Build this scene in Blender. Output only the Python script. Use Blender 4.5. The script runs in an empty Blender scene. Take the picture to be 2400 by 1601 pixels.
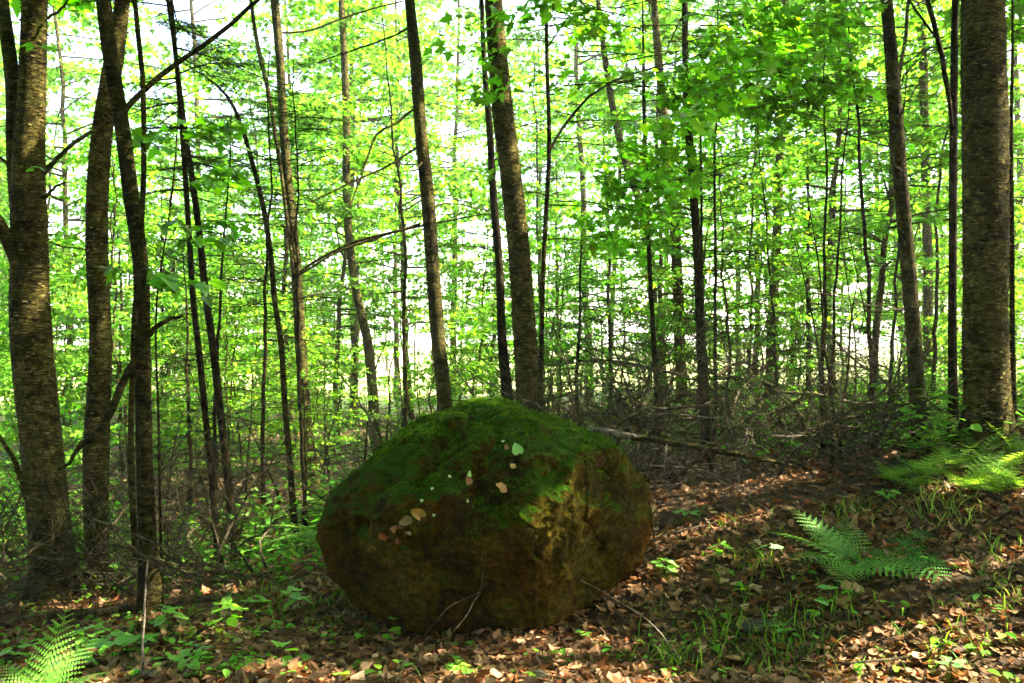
import bpy, bmesh, math, random
import numpy as np

random.seed(7)
rng = np.random.default_rng(11)
sc = bpy.context.scene
col = sc.collection
R = math.radians

# ------------------------------------------------------------------ camera, sky, sun, exposure
CAMZ, FPX = 1.5, 1884.0
cd = bpy.data.cameras.new('camera'); cam = bpy.data.objects.new('camera', cd); col.objects.link(cam)
cam.location = (0, 0, CAMZ); cam.rotation_euler = (R(90), 0, 0)
cd.sensor_width = 36.0; cd.lens = 36.0 * FPX / 2400.0; cd.clip_end = 2000; cd.clip_start = 0.05
sc.camera = cam
SUN_AZ, SUN_EL = R(84), R(50)            # azimuth clockwise from the view direction
SUN = np.array([math.sin(SUN_AZ) * math.cos(SUN_EL), math.cos(SUN_AZ) * math.cos(SUN_EL), math.sin(SUN_EL)])
w = bpy.data.worlds.new('World'); sc.world = w; w.use_nodes = True
nt = w.node_tree; bg = nt.nodes['Background']
sky = nt.nodes.new('ShaderNodeTexSky'); sky.sky_type = 'NISHITA'; sky.sun_disc = False
sky.sun_elevation = SUN_EL; sky.sun_rotation = SUN_AZ; sky.air_density = 1.0; sky.dust_density = 2.0; sky.ozone_density = 1.0
nt.links.new(sky.outputs[0], bg.inputs[0]); bg.inputs[1].default_value = 0.15
ld = bpy.data.lights.new('sun', 'SUN'); ld.energy = 5.0; ld.angle = R(0.53); ld.color = (1.0, 0.94, 0.84)
lo = bpy.data.objects.new('sun', ld); col.objects.link(lo)
from mathutils import Vector, Matrix
lo.rotation_euler = Vector(SUN).to_track_quat('Z', 'Y').to_euler()
sc.view_settings.view_transform = 'Standard'; sc.view_settings.look = 'None'
sc.view_settings.exposure = 3.27; sc.view_settings.gamma = 1.0; sc.view_settings.use_curve_mapping = False
sc.view_settings.use_white_balance = True; sc.view_settings.white_balance_temperature = 7700   # the photograph's warm daylight balance
sc.render.engine = 'CYCLES'
cy = sc.cycles
HAZE = .0021                              # density of the added haze that whitens the distance
cy.use_denoising = True; cy.max_bounces = 5; cy.diffuse_bounces = 4; cy.transmission_bounces = 4; cy.glossy_bounces = 2
cy.sample_clamp_indirect = 8.0; cy.use_adaptive_sampling = True; cy.adaptive_threshold = 0.025; cy.time_limit = 800
cy.caustics_reflective = False; cy.caustics_refractive = False

# ------------------------------------------------------------------ maths helpers
def at(px, py, Y):
    return np.array([(px - 1200) / FPX * Y, Y, CAMZ - (py - 800) / FPX * Y])

def vnoise(p, seed=0):
    p = np.asarray(p, float); i = np.floor(p).astype(np.int64); f = p - i; f = f * f * (3 - 2 * f)
    def h(ix, iy, iz):
        n = (ix * 374761393 + iy * 668265263 + iz * 2147483647 + seed * 974634777) & 0xffffffff
        n = ((n ^ (n >> 13)) * 1274126177) & 0xffffffff
        n = ((n ^ (n >> 16)) * 2246822519) & 0xffffffff
        return ((n ^ (n >> 15)) & 0xffffff) / 0xffffff
    r = 0
    for a in (0, 1):
        for b in (0, 1):
            for c in (0, 1):
                wgt = (f[..., 0] if a else 1 - f[..., 0]) * (f[..., 1] if b else 1 - f[..., 1]) * (f[..., 2] if c else 1 - f[..., 2])
                r = r + wgt * h(i[..., 0] + a, i[..., 1] + b, i[..., 2] + c)
    return r * 2 - 1

def fbm(p, oct=4, seed=0):
    p = np.asarray(p, float); r = 0; a = .5
    for k in range(oct):
        r = r + a * vnoise(p, seed + k); p = p * 2.03 + 17.3; a *= .5
    return r

# ground height: a smooth surface through surveyed points
GP = np.array([
    (0, 0, 0), (-4, 0, -.1), (4, 0, .05), (0, 3.4, -.02), (-2, 3.4, -.05), (2.3, 3.4, .06), (4.5, 3.4, .35),
    (-3.2, 5.6, -.30), (-2.2, 4.9, -.15), (-1.2, 4.7, -.11), (-.6, 4.45, -.15), (0, 4.35, -.13), (.5, 4.4, -.10), (.9, 4.6, -.03), (1.05, 5.2, .18), (1.95, 4.6, .22),
    (2.6, 4.0, .22), (3.5, 5.7, .78), (3.4, 6.7, .62), (1.9, 6.4, .36), (5.5, 6, 1.1), (.2, 6.5, .1), (-1.5, 6.5, -.28),
    (-2.6, 10, -.42), (-6, 8, -.5), (0, 10, -.05), (3, 10, .3), (6, 10, .7), (-8, 14, -.5), (-2, 16, -.5), (3, 16, 0), (9, 16, .5),
    (-14, 24, -.6), (-3, 24, -.5), (6, 24, 0), (16, 24, .5), (0, 40, -.5), (-25, 40, -.6), (25, 40, .2), (0, 70, -.8), (-60, 70, -.8), (60, 70, 0),
    (-8, -4, 0), (8, -4, .5), (0, -8, 0)])
_d = np.sqrt(((GP[:, None, :2] - GP[None, :, :2]) ** 2).sum(-1) + 1.0)
_w = np.linalg.solve(np.vstack([np.hstack([_d, np.ones((len(GP), 1))]), np.hstack([np.ones((1, len(GP))), [[0]]])]), np.append(GP[:, 2], 0))
def ground(x, y):
    x = np.asarray(x, float); y = np.asarray(y, float); s = x.shape
    X = x.ravel(); Yv = y.ravel(); out = np.empty(X.size)
    for a in range(0, X.size, 20000):
        xs = X[a:a + 20000]; ys = Yv[a:a + 20000]
        d = np.sqrt((xs[:, None] - GP[:, 0]) ** 2 + (ys[:, None] - GP[:, 1]) ** 2 + 1.0)
        z = d @ _w[:-1] + _w[-1]
        r = np.hypot(xs, ys - 20); far = np.clip((r - 50) / 60, 0, 1)
        z = z * (1 - far) - 1.0 * far
        q = np.stack([xs * .8, ys * .8, ys * 0], -1)
        z = z + .05 * vnoise(q, 3) + .02 * vnoise(q * 3.1, 4)
        out[a:a + 20000] = z
    return out.reshape(s)
def gz(x, y): return float(ground(np.array([x]), np.array([y]))[0])
def gpix(px, py):
    """the point where the sight line through a photo pixel meets the ground"""
    Y = np.arange(2.0, 40, .02); P = CAMZ - (py - 800) / FPX * Y; X = (px - 1200) / FPX * Y
    g = ground(X, Y); k = np.argmax(P <= g)
    return np.array([X[k], Y[k], g[k]])

# ------------------------------------------------------------------ mesh helpers
class MB:
    def __init__(s): s.v = []; s.f = []; s.c = []; s.n = 0
    def add(s, V, F, c=None):
        V = np.asarray(V, float).reshape(-1, 3); F = np.asarray(F, int)
        s.v.append(V); s.f.append(F + s.n); s.n += len(V)
        s.c.append(np.tile(np.asarray((1, 1, 1) if c is None else c, float), (len(V), 1)) if c is None or np.ndim(c) == 1 else np.asarray(c, float))
    def tube(s, P, rad, n=6, c=None, cap=True):
        P = np.asarray(P, float); rad = np.broadcast_to(np.asarray(rad, float), (len(P),))
        T = np.gradient(P, axis=0); T /= np.linalg.norm(T, axis=1)[:, None] + 1e-9
        d = np.abs(P[-1] - P[0]); ref = np.zeros(3); ref[int(np.argmin(d))] = 1
        A = np.cross(T, ref); A /= np.linalg.norm(A, axis=1)[:, None] + 1e-9; B = np.cross(T, A)
        th = np.arange(n) * 2 * np.pi / n
        V = P[:, None] + rad[:, None, None] * (np.cos(th)[None, :, None] * A[:, None] + np.sin(th)[None, :, None] * B[:, None])
        m = len(P); i = np.arange(m - 1)[:, None] * n; j = np.arange(n)[None]; k = (j + 1) % n
        F = np.stack([i + j, i + k, i + n + k, i + n + j], -1).reshape(-1, 4)
        s.add(V.reshape(-1, 3), F, c)
        return s
    def tubes(s, P, rad, n=3, c=None):
        """many short tubes at once: P (N,m,3), rad (N,m)"""
        P = np.asarray(P, float); rad = np.asarray(rad, float); Nn, m, _ = P.shape
        T = P[:, -1] - P[:, 0]; T /= np.linalg.norm(T, axis=1)[:, None] + 1e-9
        ref = np.zeros((Nn, 3)); ref[np.arange(Nn), np.argmin(np.abs(T), 1)] = 1
        A = np.cross(T, ref); A /= np.linalg.norm(A, axis=1)[:, None]; B = np.cross(T, A); th = np.arange(n) * 2 * np.pi / n
        O = np.cos(th)[None, :, None] * A[:, None] + np.sin(th)[None, :, None] * B[:, None]
        V = P[:, :, None] + rad[:, :, None, None] * O[:, None]
        i = np.arange(m - 1)[:, None] * n; j = np.arange(n)[None]; k = (j + 1) % n
        F = np.stack([i + j, i + k, i + n + k, i + n + j], -1).reshape(-1, 4)
        s.add(V.reshape(-1, 3), (F[None] + (np.arange(Nn) * m * n)[:, None, None]).reshape(-1, 4), c)
    def mesh(s, name, off=(0, 0, 0)):
        V = np.concatenate(s.v) - np.asarray(off); C = np.concatenate(s.c)
        me = bpy.data.meshes.new(name)
        loops = np.concatenate([f.ravel() for f in s.f]); tot = np.concatenate([np.full(len(f), f.shape[1]) for f in s.f])
        st = np.concatenate([[0], np.cumsum(tot)[:-1]])
        me.vertices.add(len(V)); me.vertices.foreach_set('co', V.ravel().astype(np.float32))
        me.loops.add(len(loops)); me.loops.foreach_set('vertex_index', loops.astype(np.int32))
        me.polygons.add(len(tot)); me.polygons.foreach_set('loop_start', st.astype(np.int32)); me.polygons.foreach_set('loop_total', tot.astype(np.int32))
        a = me.color_attributes.new('col', 'FLOAT_COLOR', 'POINT')
        a.data.foreach_set('color', np.hstack([C, np.ones((len(C), 1))]).ravel().astype(np.float32))
        me.update(calc_edges=True); return me

def obj(name, mb, mat, parent=None, off=(0, 0, 0), smooth=True, loc=None):
    me = mb.mesh(name, off) if isinstance(mb, MB) else mb
    if mat is not None and not me.materials: me.materials.append(mat)
    if smooth: me.polygons.foreach_set('use_smooth', np.ones(len(me.polygons), bool))
    o = bpy.data.objects.new(name, me); col.objects.link(o)
    if parent: o.parent = parent
    if loc is not None: o.location = loc
    return o
def tag(o, label=None, cat=None, group=None, kind=None):
    if label: o['label'] = label
    if cat: o['category'] = cat
    if group: o['group'] = group
    if kind: o['kind'] = kind
    return o
def empty(name, loc, label, cat, group=None):
    o = bpy.data.objects.new(name, None); col.objects.link(o); o.location = tuple(loc); o.empty_display_size = .1
    return tag(o, label, cat, group)

def rotm(yaw, pitch, roll):
    """(N,3,3): local y axis points along yaw in plan, raised by pitch, rolled about itself"""
    cy_, sy = np.cos(yaw), np.sin(yaw); cp, sp = np.cos(pitch), np.sin(pitch); cr, sr = np.cos(roll), np.sin(roll)
    f = np.stack([sy * cp, cy_ * cp, sp], -1); r0 = np.stack([cy_, -sy, 0 * cy_], -1); u0 = np.cross(r0, f)
    r = r0 * cr[:, None] + u0 * sr[:, None]; u = -r0 * sr[:, None] + u0 * cr[:, None]
    return np.stack([r, f, u], -1)
def scatter(mb, tpl, P, M, S, C):
    V, F = tpl; k = len(V); N = len(P)
    if N == 0: return
    X = np.einsum('nij,kj->nki', M, V) * np.asarray(S).reshape(N, 1, 1) + P[:, None]
    FF = (F[None] + (np.arange(N) * k)[:, None, None]).reshape(-1, F.shape[1])
    mb.add(X.reshape(-1, 3), FF, np.repeat(C, k, 0))

def half_leaf(pts, fold=.18, droop=.15):
    """leaf from a right-hand outline (base ... tip), folded on its midrib; triangles"""
    p = np.array(pts, float); n = len(p)
    V = [(0, 0, 0), (0, 1, -droop)]; F = []
    for sgn in (1, -1):
        b = len(V)
        for x, y in p: V.append((sgn * x, y, fold * x - droop * y * y + .02 * math.sin(y * 9 + sgn)))
        ids = [0] + list(range(b, b + n)) + [1]
        mid = len(V); V.append((0, .38, -droop * .15))
        for a, c in zip(ids[:-1], ids[1:]): F.append((mid, a, c) if sgn > 0 else (mid, c, a))
    return np.array(V, float), np.array(F, int)
MAPLE = half_leaf([(.26, -.1), (.2, .12), (.56, .36), (.25, .46), (.24, .64)])
def quick_leaf(pts, fold=.2, droop=.12):
    p = np.array(pts, float); V = [(0, 0, 0), (0, 1, -droop)]
    for s in (1, -1):
        for x, y in p: V.append((s * x, y, fold * x - droop * y * y))
    F = [(0, 2, 3), (0, 3, 1), (0, 5, 4), (0, 1, 5)]
    return np.array(V, float), np.array(F, int)
MAPLE_Q = quick_leaf([(.52, .28), (.2, .52)])
OVATE_Q = quick_leaf([(.34, .34), (.22, .72)])
OVATE = half_leaf([(.16, .06), (.3, .24), (.33, .45), (.24, .7), (.1, .9)], .25, .2)
NEEDLE = (np.array([(0, 0, 0), (.09, .45, .0), (0, 1, 0), (-.09, .45, 0)], float), np.array([(0, 1, 2, 3)]))

# ------------------------------------------------------------------ materials
def new_mat(name):
    m = bpy.data.materials.new(name); m.use_nodes = True; t = m.node_tree
    for n in list(t.nodes): t.nodes.remove(n)
    out = t.nodes.new('ShaderNodeOutputMaterial'); return m, t, out
def N(t, kind, **kw):
    n = t.nodes.new(kind)
    for k, v in kw.items():
        if k in n.inputs: n.inputs[k].default_value = v
        else: setattr(n, k, v)
    return n
def ramp(t, fac, stops):
    r = t.nodes.new('ShaderNodeValToRGB'); t.links.new(fac, r.inputs[0]); e = r.color_ramp.elements
    while len(e) < len(stops): e.new(.5)
    for el, (p, c) in zip(e, stops): el.position = p; el.color = (*c, 1)
    return r.outputs[0]

def leaf_mat(name, trans, rough=.45, gloss=.35, use_obj=False, fast=False):
    """thin living or dead leaf: colour from the leaf itself, light shines through it"""
    m, t, out = new_mat(name)
    if use_obj: c = N(t, 'ShaderNodeObjectInfo').outputs['Color']
    else: c = N(t, 'ShaderNodeAttribute', attribute_name='col').outputs['Color']
    if fast:
        df = N(t, 'ShaderNodeBsdfDiffuse'); t.links.new(c, df.inputs[0]); tr = N(t, 'ShaderNodeBsdfTranslucent')
        tm = N(t, 'ShaderNodeVectorMath', operation='MULTIPLY'); t.links.new(c, tm.inputs[0]); tm.inputs[1].default_value = trans; t.links.new(tm.outputs[0], tr.inputs[0])
        ad = N(t, 'ShaderNodeAddShader'); t.links.new(df.outputs[0], ad.inputs[0]); t.links.new(tr.outputs[0], ad.inputs[1]); t.links.new(ad.outputs[0], out.inputs[0]); return m
    tc = N(t, 'ShaderNodeTexCoord').outputs['Object']
    no = N(t, 'ShaderNodeTexNoise', Scale=38.0, Detail=3.0); t.links.new(tc, no.inputs['Vector'])
    mp = N(t, 'ShaderNodeMapRange'); t.links.new(no.outputs[0], mp.inputs[0]); mp.inputs[3].default_value = .65; mp.inputs[4].default_value = 1.3
    mx = N(t, 'ShaderNodeVectorMath', operation='MULTIPLY'); t.links.new(c, mx.inputs[0]); t.links.new(mp.outputs[0], mx.inputs[1])
    p = N(t, 'ShaderNodeBsdfPrincipled', Roughness=rough); p.inputs['Specular IOR Level'].default_value = gloss
    t.links.new(mx.outputs[0], p.inputs['Base Color'])
    tr = N(t, 'ShaderNodeBsdfTranslucent')
    tm = N(t, 'ShaderNodeVectorMath', operation='MULTIPLY'); t.links.new(mx.outputs[0], tm.inputs[0]); tm.inputs[1].default_value = trans
    t.links.new(tm.outputs[0], tr.inputs[0])
    ad = N(t, 'ShaderNodeAddShader'); t.links.new(p.outputs[0], ad.inputs[0]); t.links.new(tr.outputs[0], ad.inputs[1])
    t.links.new(ad.outputs[0], out.inputs[0]); return m
M_LEAF = leaf_mat('green_leaf', (1.55, 2.1, .7), fast=True)
M_NEEDLE = leaf_mat('conifer_needle', (.8, .7, .4), fast=True)
M_FERN = leaf_mat('fern_leaf', (1.9, 1.5, .5), fast=True)
M_DEAD = leaf_mat('dead_leaf', (.35, .25, .15), .7, .2)
M_DEADO = leaf_mat('dead_leaf_single', (.35, .25, .15), .6, .25, True)
M_LEAFO = leaf_mat('green_leaf_single', (1.9, 2.3, .5), .45, .35, True)

def bark_mat(name, dark, mid, light, bands=1.0, lich=(.16, .17, .09), scale=1.0, rough=.85):
    m, t, out = new_mat(name)
    tc = N(t, 'ShaderNodeTexCoord').outputs['Object']
    mp = N(t, 'ShaderNodeMapping'); t.links.new(tc, mp.inputs[0]); mp.inputs['Scale'].default_value = (7 * scale, 7 * scale, 38 * scale * bands if bands > .5 else 3 * scale)
    n1 = N(t, 'ShaderNodeTexNoise', Scale=1.6, Detail=8.0, Roughness=.74, Distortion=1.1); t.links.new(mp.outputs[0], n1.inputs['Vector'])
    n2 = N(t, 'ShaderNodeTexNoise', Scale=5.0 * scale, Detail=5.0, Roughness=.6); t.links.new(tc, n2.inputs['Vector'])
    n3 = N(t, 'ShaderNodeTexNoise', Scale=60.0 * scale, Detail=4.0); t.links.new(tc, n3.inputs['Vector'])
    c1 = ramp(t, n1.outputs[0], [(.38, dark), (.5, mid), (.66, light)])
    c2 = ramp(t, n2.outputs[0], [(.38, (.3, .3, .3)), (.62, (1.3, 1.3, 1.3))])
    mu = N(t, 'ShaderNodeVectorMath', operation='MULTIPLY'); t.links.new(c1, mu.inputs[0]); t.links.new(c2, mu.inputs[1])
    wp = N(t, 'ShaderNodeVectorMath', operation='MULTIPLY_ADD'); t.links.new(n3.outputs['Color'], wp.inputs[0]); wp.inputs[1].default_value = (.09, .09, .09); t.links.new(tc, wp.inputs[2])
    m5 = N(t, 'ShaderNodeMapping'); t.links.new(wp.outputs[0], m5.inputs[0]); m5.inputs['Scale'].default_value = (17 * scale, 17 * scale, 11 * scale if bands > .5 else 5 * scale)
    vo = N(t, 'ShaderNodeTexVoronoi', feature='DISTANCE_TO_EDGE', Scale=1.0); t.links.new(m5.outputs[0], vo.inputs['Vector'])
    ck = ramp(t, vo.outputs['Distance'], [(.0, (.4, .4, .4)), (.14, (1, 1, 1))])
    mu0 = mu; mu = N(t, 'ShaderNodeVectorMath', operation='MULTIPLY'); t.links.new(mu0.outputs[0], mu.inputs[0]); t.links.new(ck, mu.inputs[1])
    n4 = N(t, 'ShaderNodeTexNoise', Scale=9.0, Detail=8.0, Roughness=.7); t.links.new(tc, n4.inputs['Vector'])
    lf = ramp(t, n4.outputs[0], [(.54, (0, 0, 0)), (.66, (.65, .65, .65))])
    mix = N(t, 'ShaderNodeMix', data_type='RGBA'); t.links.new(lf, mix.inputs['Factor']); t.links.new(mu.outputs[0], mix.inputs['A']); mix.inputs['B'].default_value = (*lich, 1)
    p = N(t, 'ShaderNodeBsdfPrincipled', Roughness=rough); p.inputs['Specular IOR Level'].default_value = .06
    t.links.new(mix.outputs['Result'], p.inputs['Base Color'])
    ms = N(t, 'ShaderNodeMath', operation='MULTIPLY_ADD'); t.links.new(n3.outputs[0], ms.inputs[0]); ms.inputs[1].default_value = .4; t.links.new(n1.outputs[0], ms.inputs[2])
    ms2 = N(t, 'ShaderNodeMath', operation='MULTIPLY_ADD'); t.links.new(ck, ms2.inputs[0]); ms2.inputs[1].default_value = .6; t.links.new(ms.outputs[0], ms2.inputs[2]); ms = ms2
    bp = N(t, 'ShaderNodeBump', Strength=1.0, Distance=.022); t.links.new(ms.outputs[0], bp.inputs['Height']); t.links.new(bp.outputs[0], p.inputs['Normal'])
    t.links.new(p.outputs[0], out.inputs[0]); return m
M_BIRCH = bark_mat('birch_bark', (.018, .015, .004), (.10, .086, .018), (.27, .23, .08), lich=(.09, .11, .014))
M_BARK = bark_mat('dark_bark', (.014, .013, .004), (.055, .047, .012), (.14, .12, .04), bands=.8, lich=(.06, .078, .012))
M_CONI = bark_mat('conifer_bark', (.018, .014, .006), (.045, .034, .014), (.095, .075, .036), bands=.3, lich=(.06, .07, .022), scale=2)
M_GREY = bark_mat('pale_bark', (.022, .02, .006), (.09, .079, .022), (.19, .165, .06), lich=(.08, .095, .016))
M_TWIG = bark_mat('dead_twig', (.075, .064, .034), (.16, .14, .08), (.32, .28, .18), bands=.3, scale=3, lich=(.16, .165, .08))
M_PALE = bark_mat('bleached_twig', (.25, .2, .15), (.45, .38, .3), (.62, .55, .45), bands=.3, scale=2, lich=(.45, .42, .33))
M_LOG = bark_mat('barkless_log', (.08, .055, .025), (.17, .12, .06), (.28, .21, .12), bands=.3, lich=(.12, .12, .05))
M_FLAKE = leaf_mat('bark_flake', (.15, .12, .08), fast=True)

def simple_mat(name, stops, scale=6.0, rough=.9, bump=.6, dist=.02):
    m, t, out = new_mat(name)
    tc = N(t, 'ShaderNodeTexCoord').outputs['Object']
    n1 = N(t, 'ShaderNodeTexNoise', Scale=scale, Detail=9.0, Roughness=.68); t.links.new(tc, n1.inputs['Vector'])
    c = ramp(t, n1.outputs[0], stops)
    p = N(t, 'ShaderNodeBsdfPrincipled', Roughness=rough); p.inputs['Specular IOR Level'].default_value = .25
    t.links.new(c, p.inputs['Base Color'])
    bp = N(t, 'ShaderNodeBump', Strength=bump, Distance=dist); t.links.new(n1.outputs[0], bp.inputs['Height']); t.links.new(bp.outputs[0], p.inputs['Normal'])
    t.links.new(p.outputs[0], out.inputs[0]); return m
M_STONE = simple_mat('small_stone', [(.3, (.03, .03, .018)), (.55, (.075, .072, .045)), (.75, (.14, .13, .09))], 14)

def ground_mat():
    m, t, out = new_mat('forest_soil')
    tc = N(t, 'ShaderNodeTexCoord').outputs['Object']
    n1 = N(t, 'ShaderNodeTexNoise', Scale=9.0, Detail=10.0, Roughness=.7); t.links.new(tc, n1.inputs['Vector'])
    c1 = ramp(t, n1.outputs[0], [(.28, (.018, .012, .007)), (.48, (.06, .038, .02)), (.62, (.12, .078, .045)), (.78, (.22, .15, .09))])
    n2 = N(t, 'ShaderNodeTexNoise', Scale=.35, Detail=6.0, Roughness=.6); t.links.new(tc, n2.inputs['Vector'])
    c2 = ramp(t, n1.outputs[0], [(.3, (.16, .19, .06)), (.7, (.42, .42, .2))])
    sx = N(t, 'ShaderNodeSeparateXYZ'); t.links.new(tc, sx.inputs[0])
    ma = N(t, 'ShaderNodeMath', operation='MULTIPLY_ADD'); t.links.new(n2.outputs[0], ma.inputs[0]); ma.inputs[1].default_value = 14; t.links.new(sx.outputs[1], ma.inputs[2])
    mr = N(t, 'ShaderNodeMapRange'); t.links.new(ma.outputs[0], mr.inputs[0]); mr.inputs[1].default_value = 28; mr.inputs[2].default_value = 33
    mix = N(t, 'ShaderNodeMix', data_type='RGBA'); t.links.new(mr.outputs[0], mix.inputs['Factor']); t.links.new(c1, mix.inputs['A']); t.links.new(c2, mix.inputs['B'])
    p = N(t, 'ShaderNodeBsdfPrincipled', Roughness=.95); p.inputs['Specular IOR Level'].default_value = .2
    t.links.new(mix.outputs['Result'], p.inputs['Base Color'])
    bp = N(t, 'ShaderNodeBump', Strength=.8, Distance=.03); t.links.new(n1.outputs[0], bp.inputs['Height']); t.links.new(bp.outputs[0], p.inputs['Normal'])
    t.links.new(p.outputs[0], out.inputs[0]); return m

# ------------------------------------------------------------------ the ground
def axis(lo, hi, near, step, grow):
    a = [0.0]
    s = step
    while a[-1] < hi:
        if a[-1] > near: s *= grow
        a.append(a[-1] + s)
    b = [0.0]; s = step
    while b[-1] > lo:
        if -b[-1] > near: s *= grow
        b.append(b[-1] - s)
    return np.array(b[:0:-1] + a)
gx = axis(-900, 900, 5, .1, 1.1); gy = axis(-60, 1200, 8, .1, 1.09)
GX, GY = np.meshgrid(gx, gy); GZ = ground(GX, GY)
mb = MB(); nx = len(gx); ny = len(gy)
i = np.arange(ny - 1)[:, None] * nx + np.arange(nx - 1)[None]
mb.add(np.stack([GX, GY, GZ], -1).reshape(-1, 3), np.stack([i, i + 1, i + nx + 1, i + nx], -1).reshape(-1, 4))
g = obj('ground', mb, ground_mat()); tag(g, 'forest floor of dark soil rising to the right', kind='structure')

# sun flecks: openings in the canopy towards the sun above these spots (photo pixel on the ground, or pixel + depth; radius)
FLECKS = [(gpix(1600, 1240), .22), (gpix(1680, 1215), .16), (gpix(1520, 1330), .16), (gpix(1250, 1530), .22), (gpix(1330, 1580), .2), (gpix(1080, 1570), .2),
          (gpix(2150, 1510), .16), (gpix(2330, 1380), .16), (gpix(2250, 1600), .15), (gpix(700, 1590), .12), (at(2290, 1090, 5.2), .07), (at(2370, 1140, 4.9), .06), (at(2200, 1140, 5.2), .06), (at(2240, 1060, 5.4), .05), (gpix(2390, 1190), .16),
          (gpix(2050, 1570), .1), (gpix(1750, 1340), .08), (gpix(480, 1480), .07), (at(88, 215, 5.5), .09), (at(72, 130, 5.5), .06), (at(100, 690, 5.5), .05), (at(150, 1395, 5.4), .05),
          (at(290, 40, 5.8), .06), (at(285, 130, 5.8), .05), (at(245, 500, 5.8), .05), (at(248, 715, 5.8), .05), (at(653, 95, 9.8), .08),
          (at(2118, 330, 6.5), .08), (at(2130, 520, 6.5), .06), (at(2360, 870, 5.6), .06), (at(2345, 920, 5.6), .04), (at(1440, 1013, 6.05), .09), (at(1100, 960, 4.9), .10),
          (at(660, 1190, 5.4), .12), (at(540, 1440, 4.3), .09), (at(1340, 900, 6.6), .2), (at(1600, 900, 6.6), .2), (at(1560, 980, 6.4), .25), (at(1750, 950, 6.3), .22), (at(1850, 1030, 6.2), .2), (at(1640, 1060, 6.1), .22), (at(1480, 1080, 6.0), .15), (at(1950, 920, 6.5), .18), (at(300, 1250, 5.3), .1), (at(60, 1250, 5.0), .1), (at(440, 1180, 5.8), .12), (at(560, 1240, 6.2), .2), (at(450, 1050, 7.5), .3), (at(620, 1120, 7.5), .35), (at(180, 1120, 7.0), .25), (at(400, 1350, 5.2), .12), (at(500, 950, 10), .4), (at(200, 1480, 4.2), .07), (at(330, 1420, 4.85), .1), (at(120, 1560, 3.5), .1), (at(250, 1560, 3.7), .08), (gpix(930, 1500), .07), (gpix(1720, 1180), .1), (at(1420, 180, 6.9), .35), (at(1680, 110, 6.9), .4), (at(1880, 60, 6.9), .3), (at(1350, 430, 6.9), .22), (at(420, 330, 5.05), .1), (at(400, 560, 5.05), .08)]
FLECKS = [(p_, r_ * 1.35) for p_, r_ in FLECKS]
FP = np.array([f[0] for f in FLECKS]); FR = np.array([f[1] for f in FLECKS])
def fleck_keep(P):
    keep = np.ones(len(P), bool)
    for p, r in zip(FP, FR):
        d = P - p; t_ = d @ SUN; q = np.linalg.norm(d - t_[:, None] * SUN, axis=1)
        keep &= ~((q < r + .10) & (t_ > .6))
    return keep
def view_keep(P, lo=2.2):
    """no twigs right in front of the lens"""
    Yd = P[:, 1]; u = np.abs(P[:, 0]) < .70 * Yd + .25; v = np.abs(P[:, 2] - CAMZ) < .47 * Yd + .2
    return ~((Yd > -.2) & (Yd < lo) & u & v)

def greens(n, base=(.055, .12, .018), var=.35, yellow=.12):
    c = np.array(base)[None] * (1 + var * rng.normal(size=(n, 1)).clip(-1.6, 2)) * (1 + .12 * rng.normal(size=(n, 3)))
    y = rng.random(n) < yellow; c[y] = c[y] * np.array([2.0, 1.35, 1.0])
    return c.clip(.008, .6)

# ------------------------------------------------------------------ branches, crowns
def smooth_path(P, n):
    P = np.asarray(P, float); t = np.concatenate([[0], np.cumsum(np.linalg.norm(np.diff(P, axis=0), axis=1))]); t /= t[-1]
    u = np.linspace(0, 1, n); k = np.clip(np.searchsorted(t, u, 'right') - 1, 0, len(P) - 2)
    m = np.gradient(P, t, axis=0) if len(P) > 2 else np.tile(P[1] - P[0], (2, 1))
    h = (t[k + 1] - t[k])[:, None]; s = ((u - t[k]) / h[:, 0])[:, None]
    return (2 * s**3 - 3 * s**2 + 1) * P[k] + (s**3 - 2 * s**2 + s) * h * m[k] + (-2 * s**3 + 3 * s**2) * P[k + 1] + (s**3 - s**2) * h * m[k + 1]

def dead_branch(mb, P0, d, L, r0, twigs=8, depth=2, flat=.35, sag=.12, wob=.07):
    """bare branch with side twigs"""
    d = np.asarray(d, float) / np.linalg.norm(d); n = 8 if depth == 2 else 5
    s = np.linspace(0, 1, n); up = np.array([0, 0, 1.0]); side = np.cross(d, up); side /= np.linalg.norm(side) + 1e-6; nrm = np.cross(side, d)
    w1 = np.cumsum(rng.normal(size=n)) * wob * L / 3; w2 = np.cumsum(rng.normal(size=n)) * wob * L / 3; w1[0] = w2[0] = 0
    P = P0 + d * (s * L)[:, None] + side * w1[:, None] + nrm * w2[:, None] - up * (sag * L * s ** 2)[:, None]
    mb.tube(P, r0 * (1 - .8 * s), 5 if depth == 2 and r0 > .006 else 3)
    if depth > 0:
        for k in range(twigs):
            a = random.uniform(.15, .95); q = np.array([np.interp(a, s, P[:, j]) for j in range(3)])
            sg = 1 if k % 2 else -1
            dd = d * random.uniform(.5, 1.0) + sg * side * random.uniform(.4, 1.0) + nrm * random.uniform(-flat, flat)
            dead_branch(mb, q, dd, L * random.uniform(.2, .45) * (1.1 - .6 * a), max(r0 * .5 * (1 - .6 * a), .0016), max(2, twigs // 3), depth - 1, flat, sag, wob * 1.2)

DB = []                                   # a stock of bare branches, one metre long along x
for k in range(10):
    mb = MB(); dead_branch(mb, np.zeros(3), (1, 0, .05), 1.0, .009, twigs=8, sag=random.uniform(-.15, .2)); me = mb.mesh('branch'); me.materials.append(M_TWIG); DB.append(me)
DBC = []
for k in range(8):
    mb = MB(); dead_branch(mb, np.zeros(3), (1, 0, .05), 1.0, .008, twigs=10, depth=2, flat=.12, sag=random.uniform(.05, .25), wob=.04); me = mb.mesh('branch'); me.materials.append(M_CONI); DBC.append(me)

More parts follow.
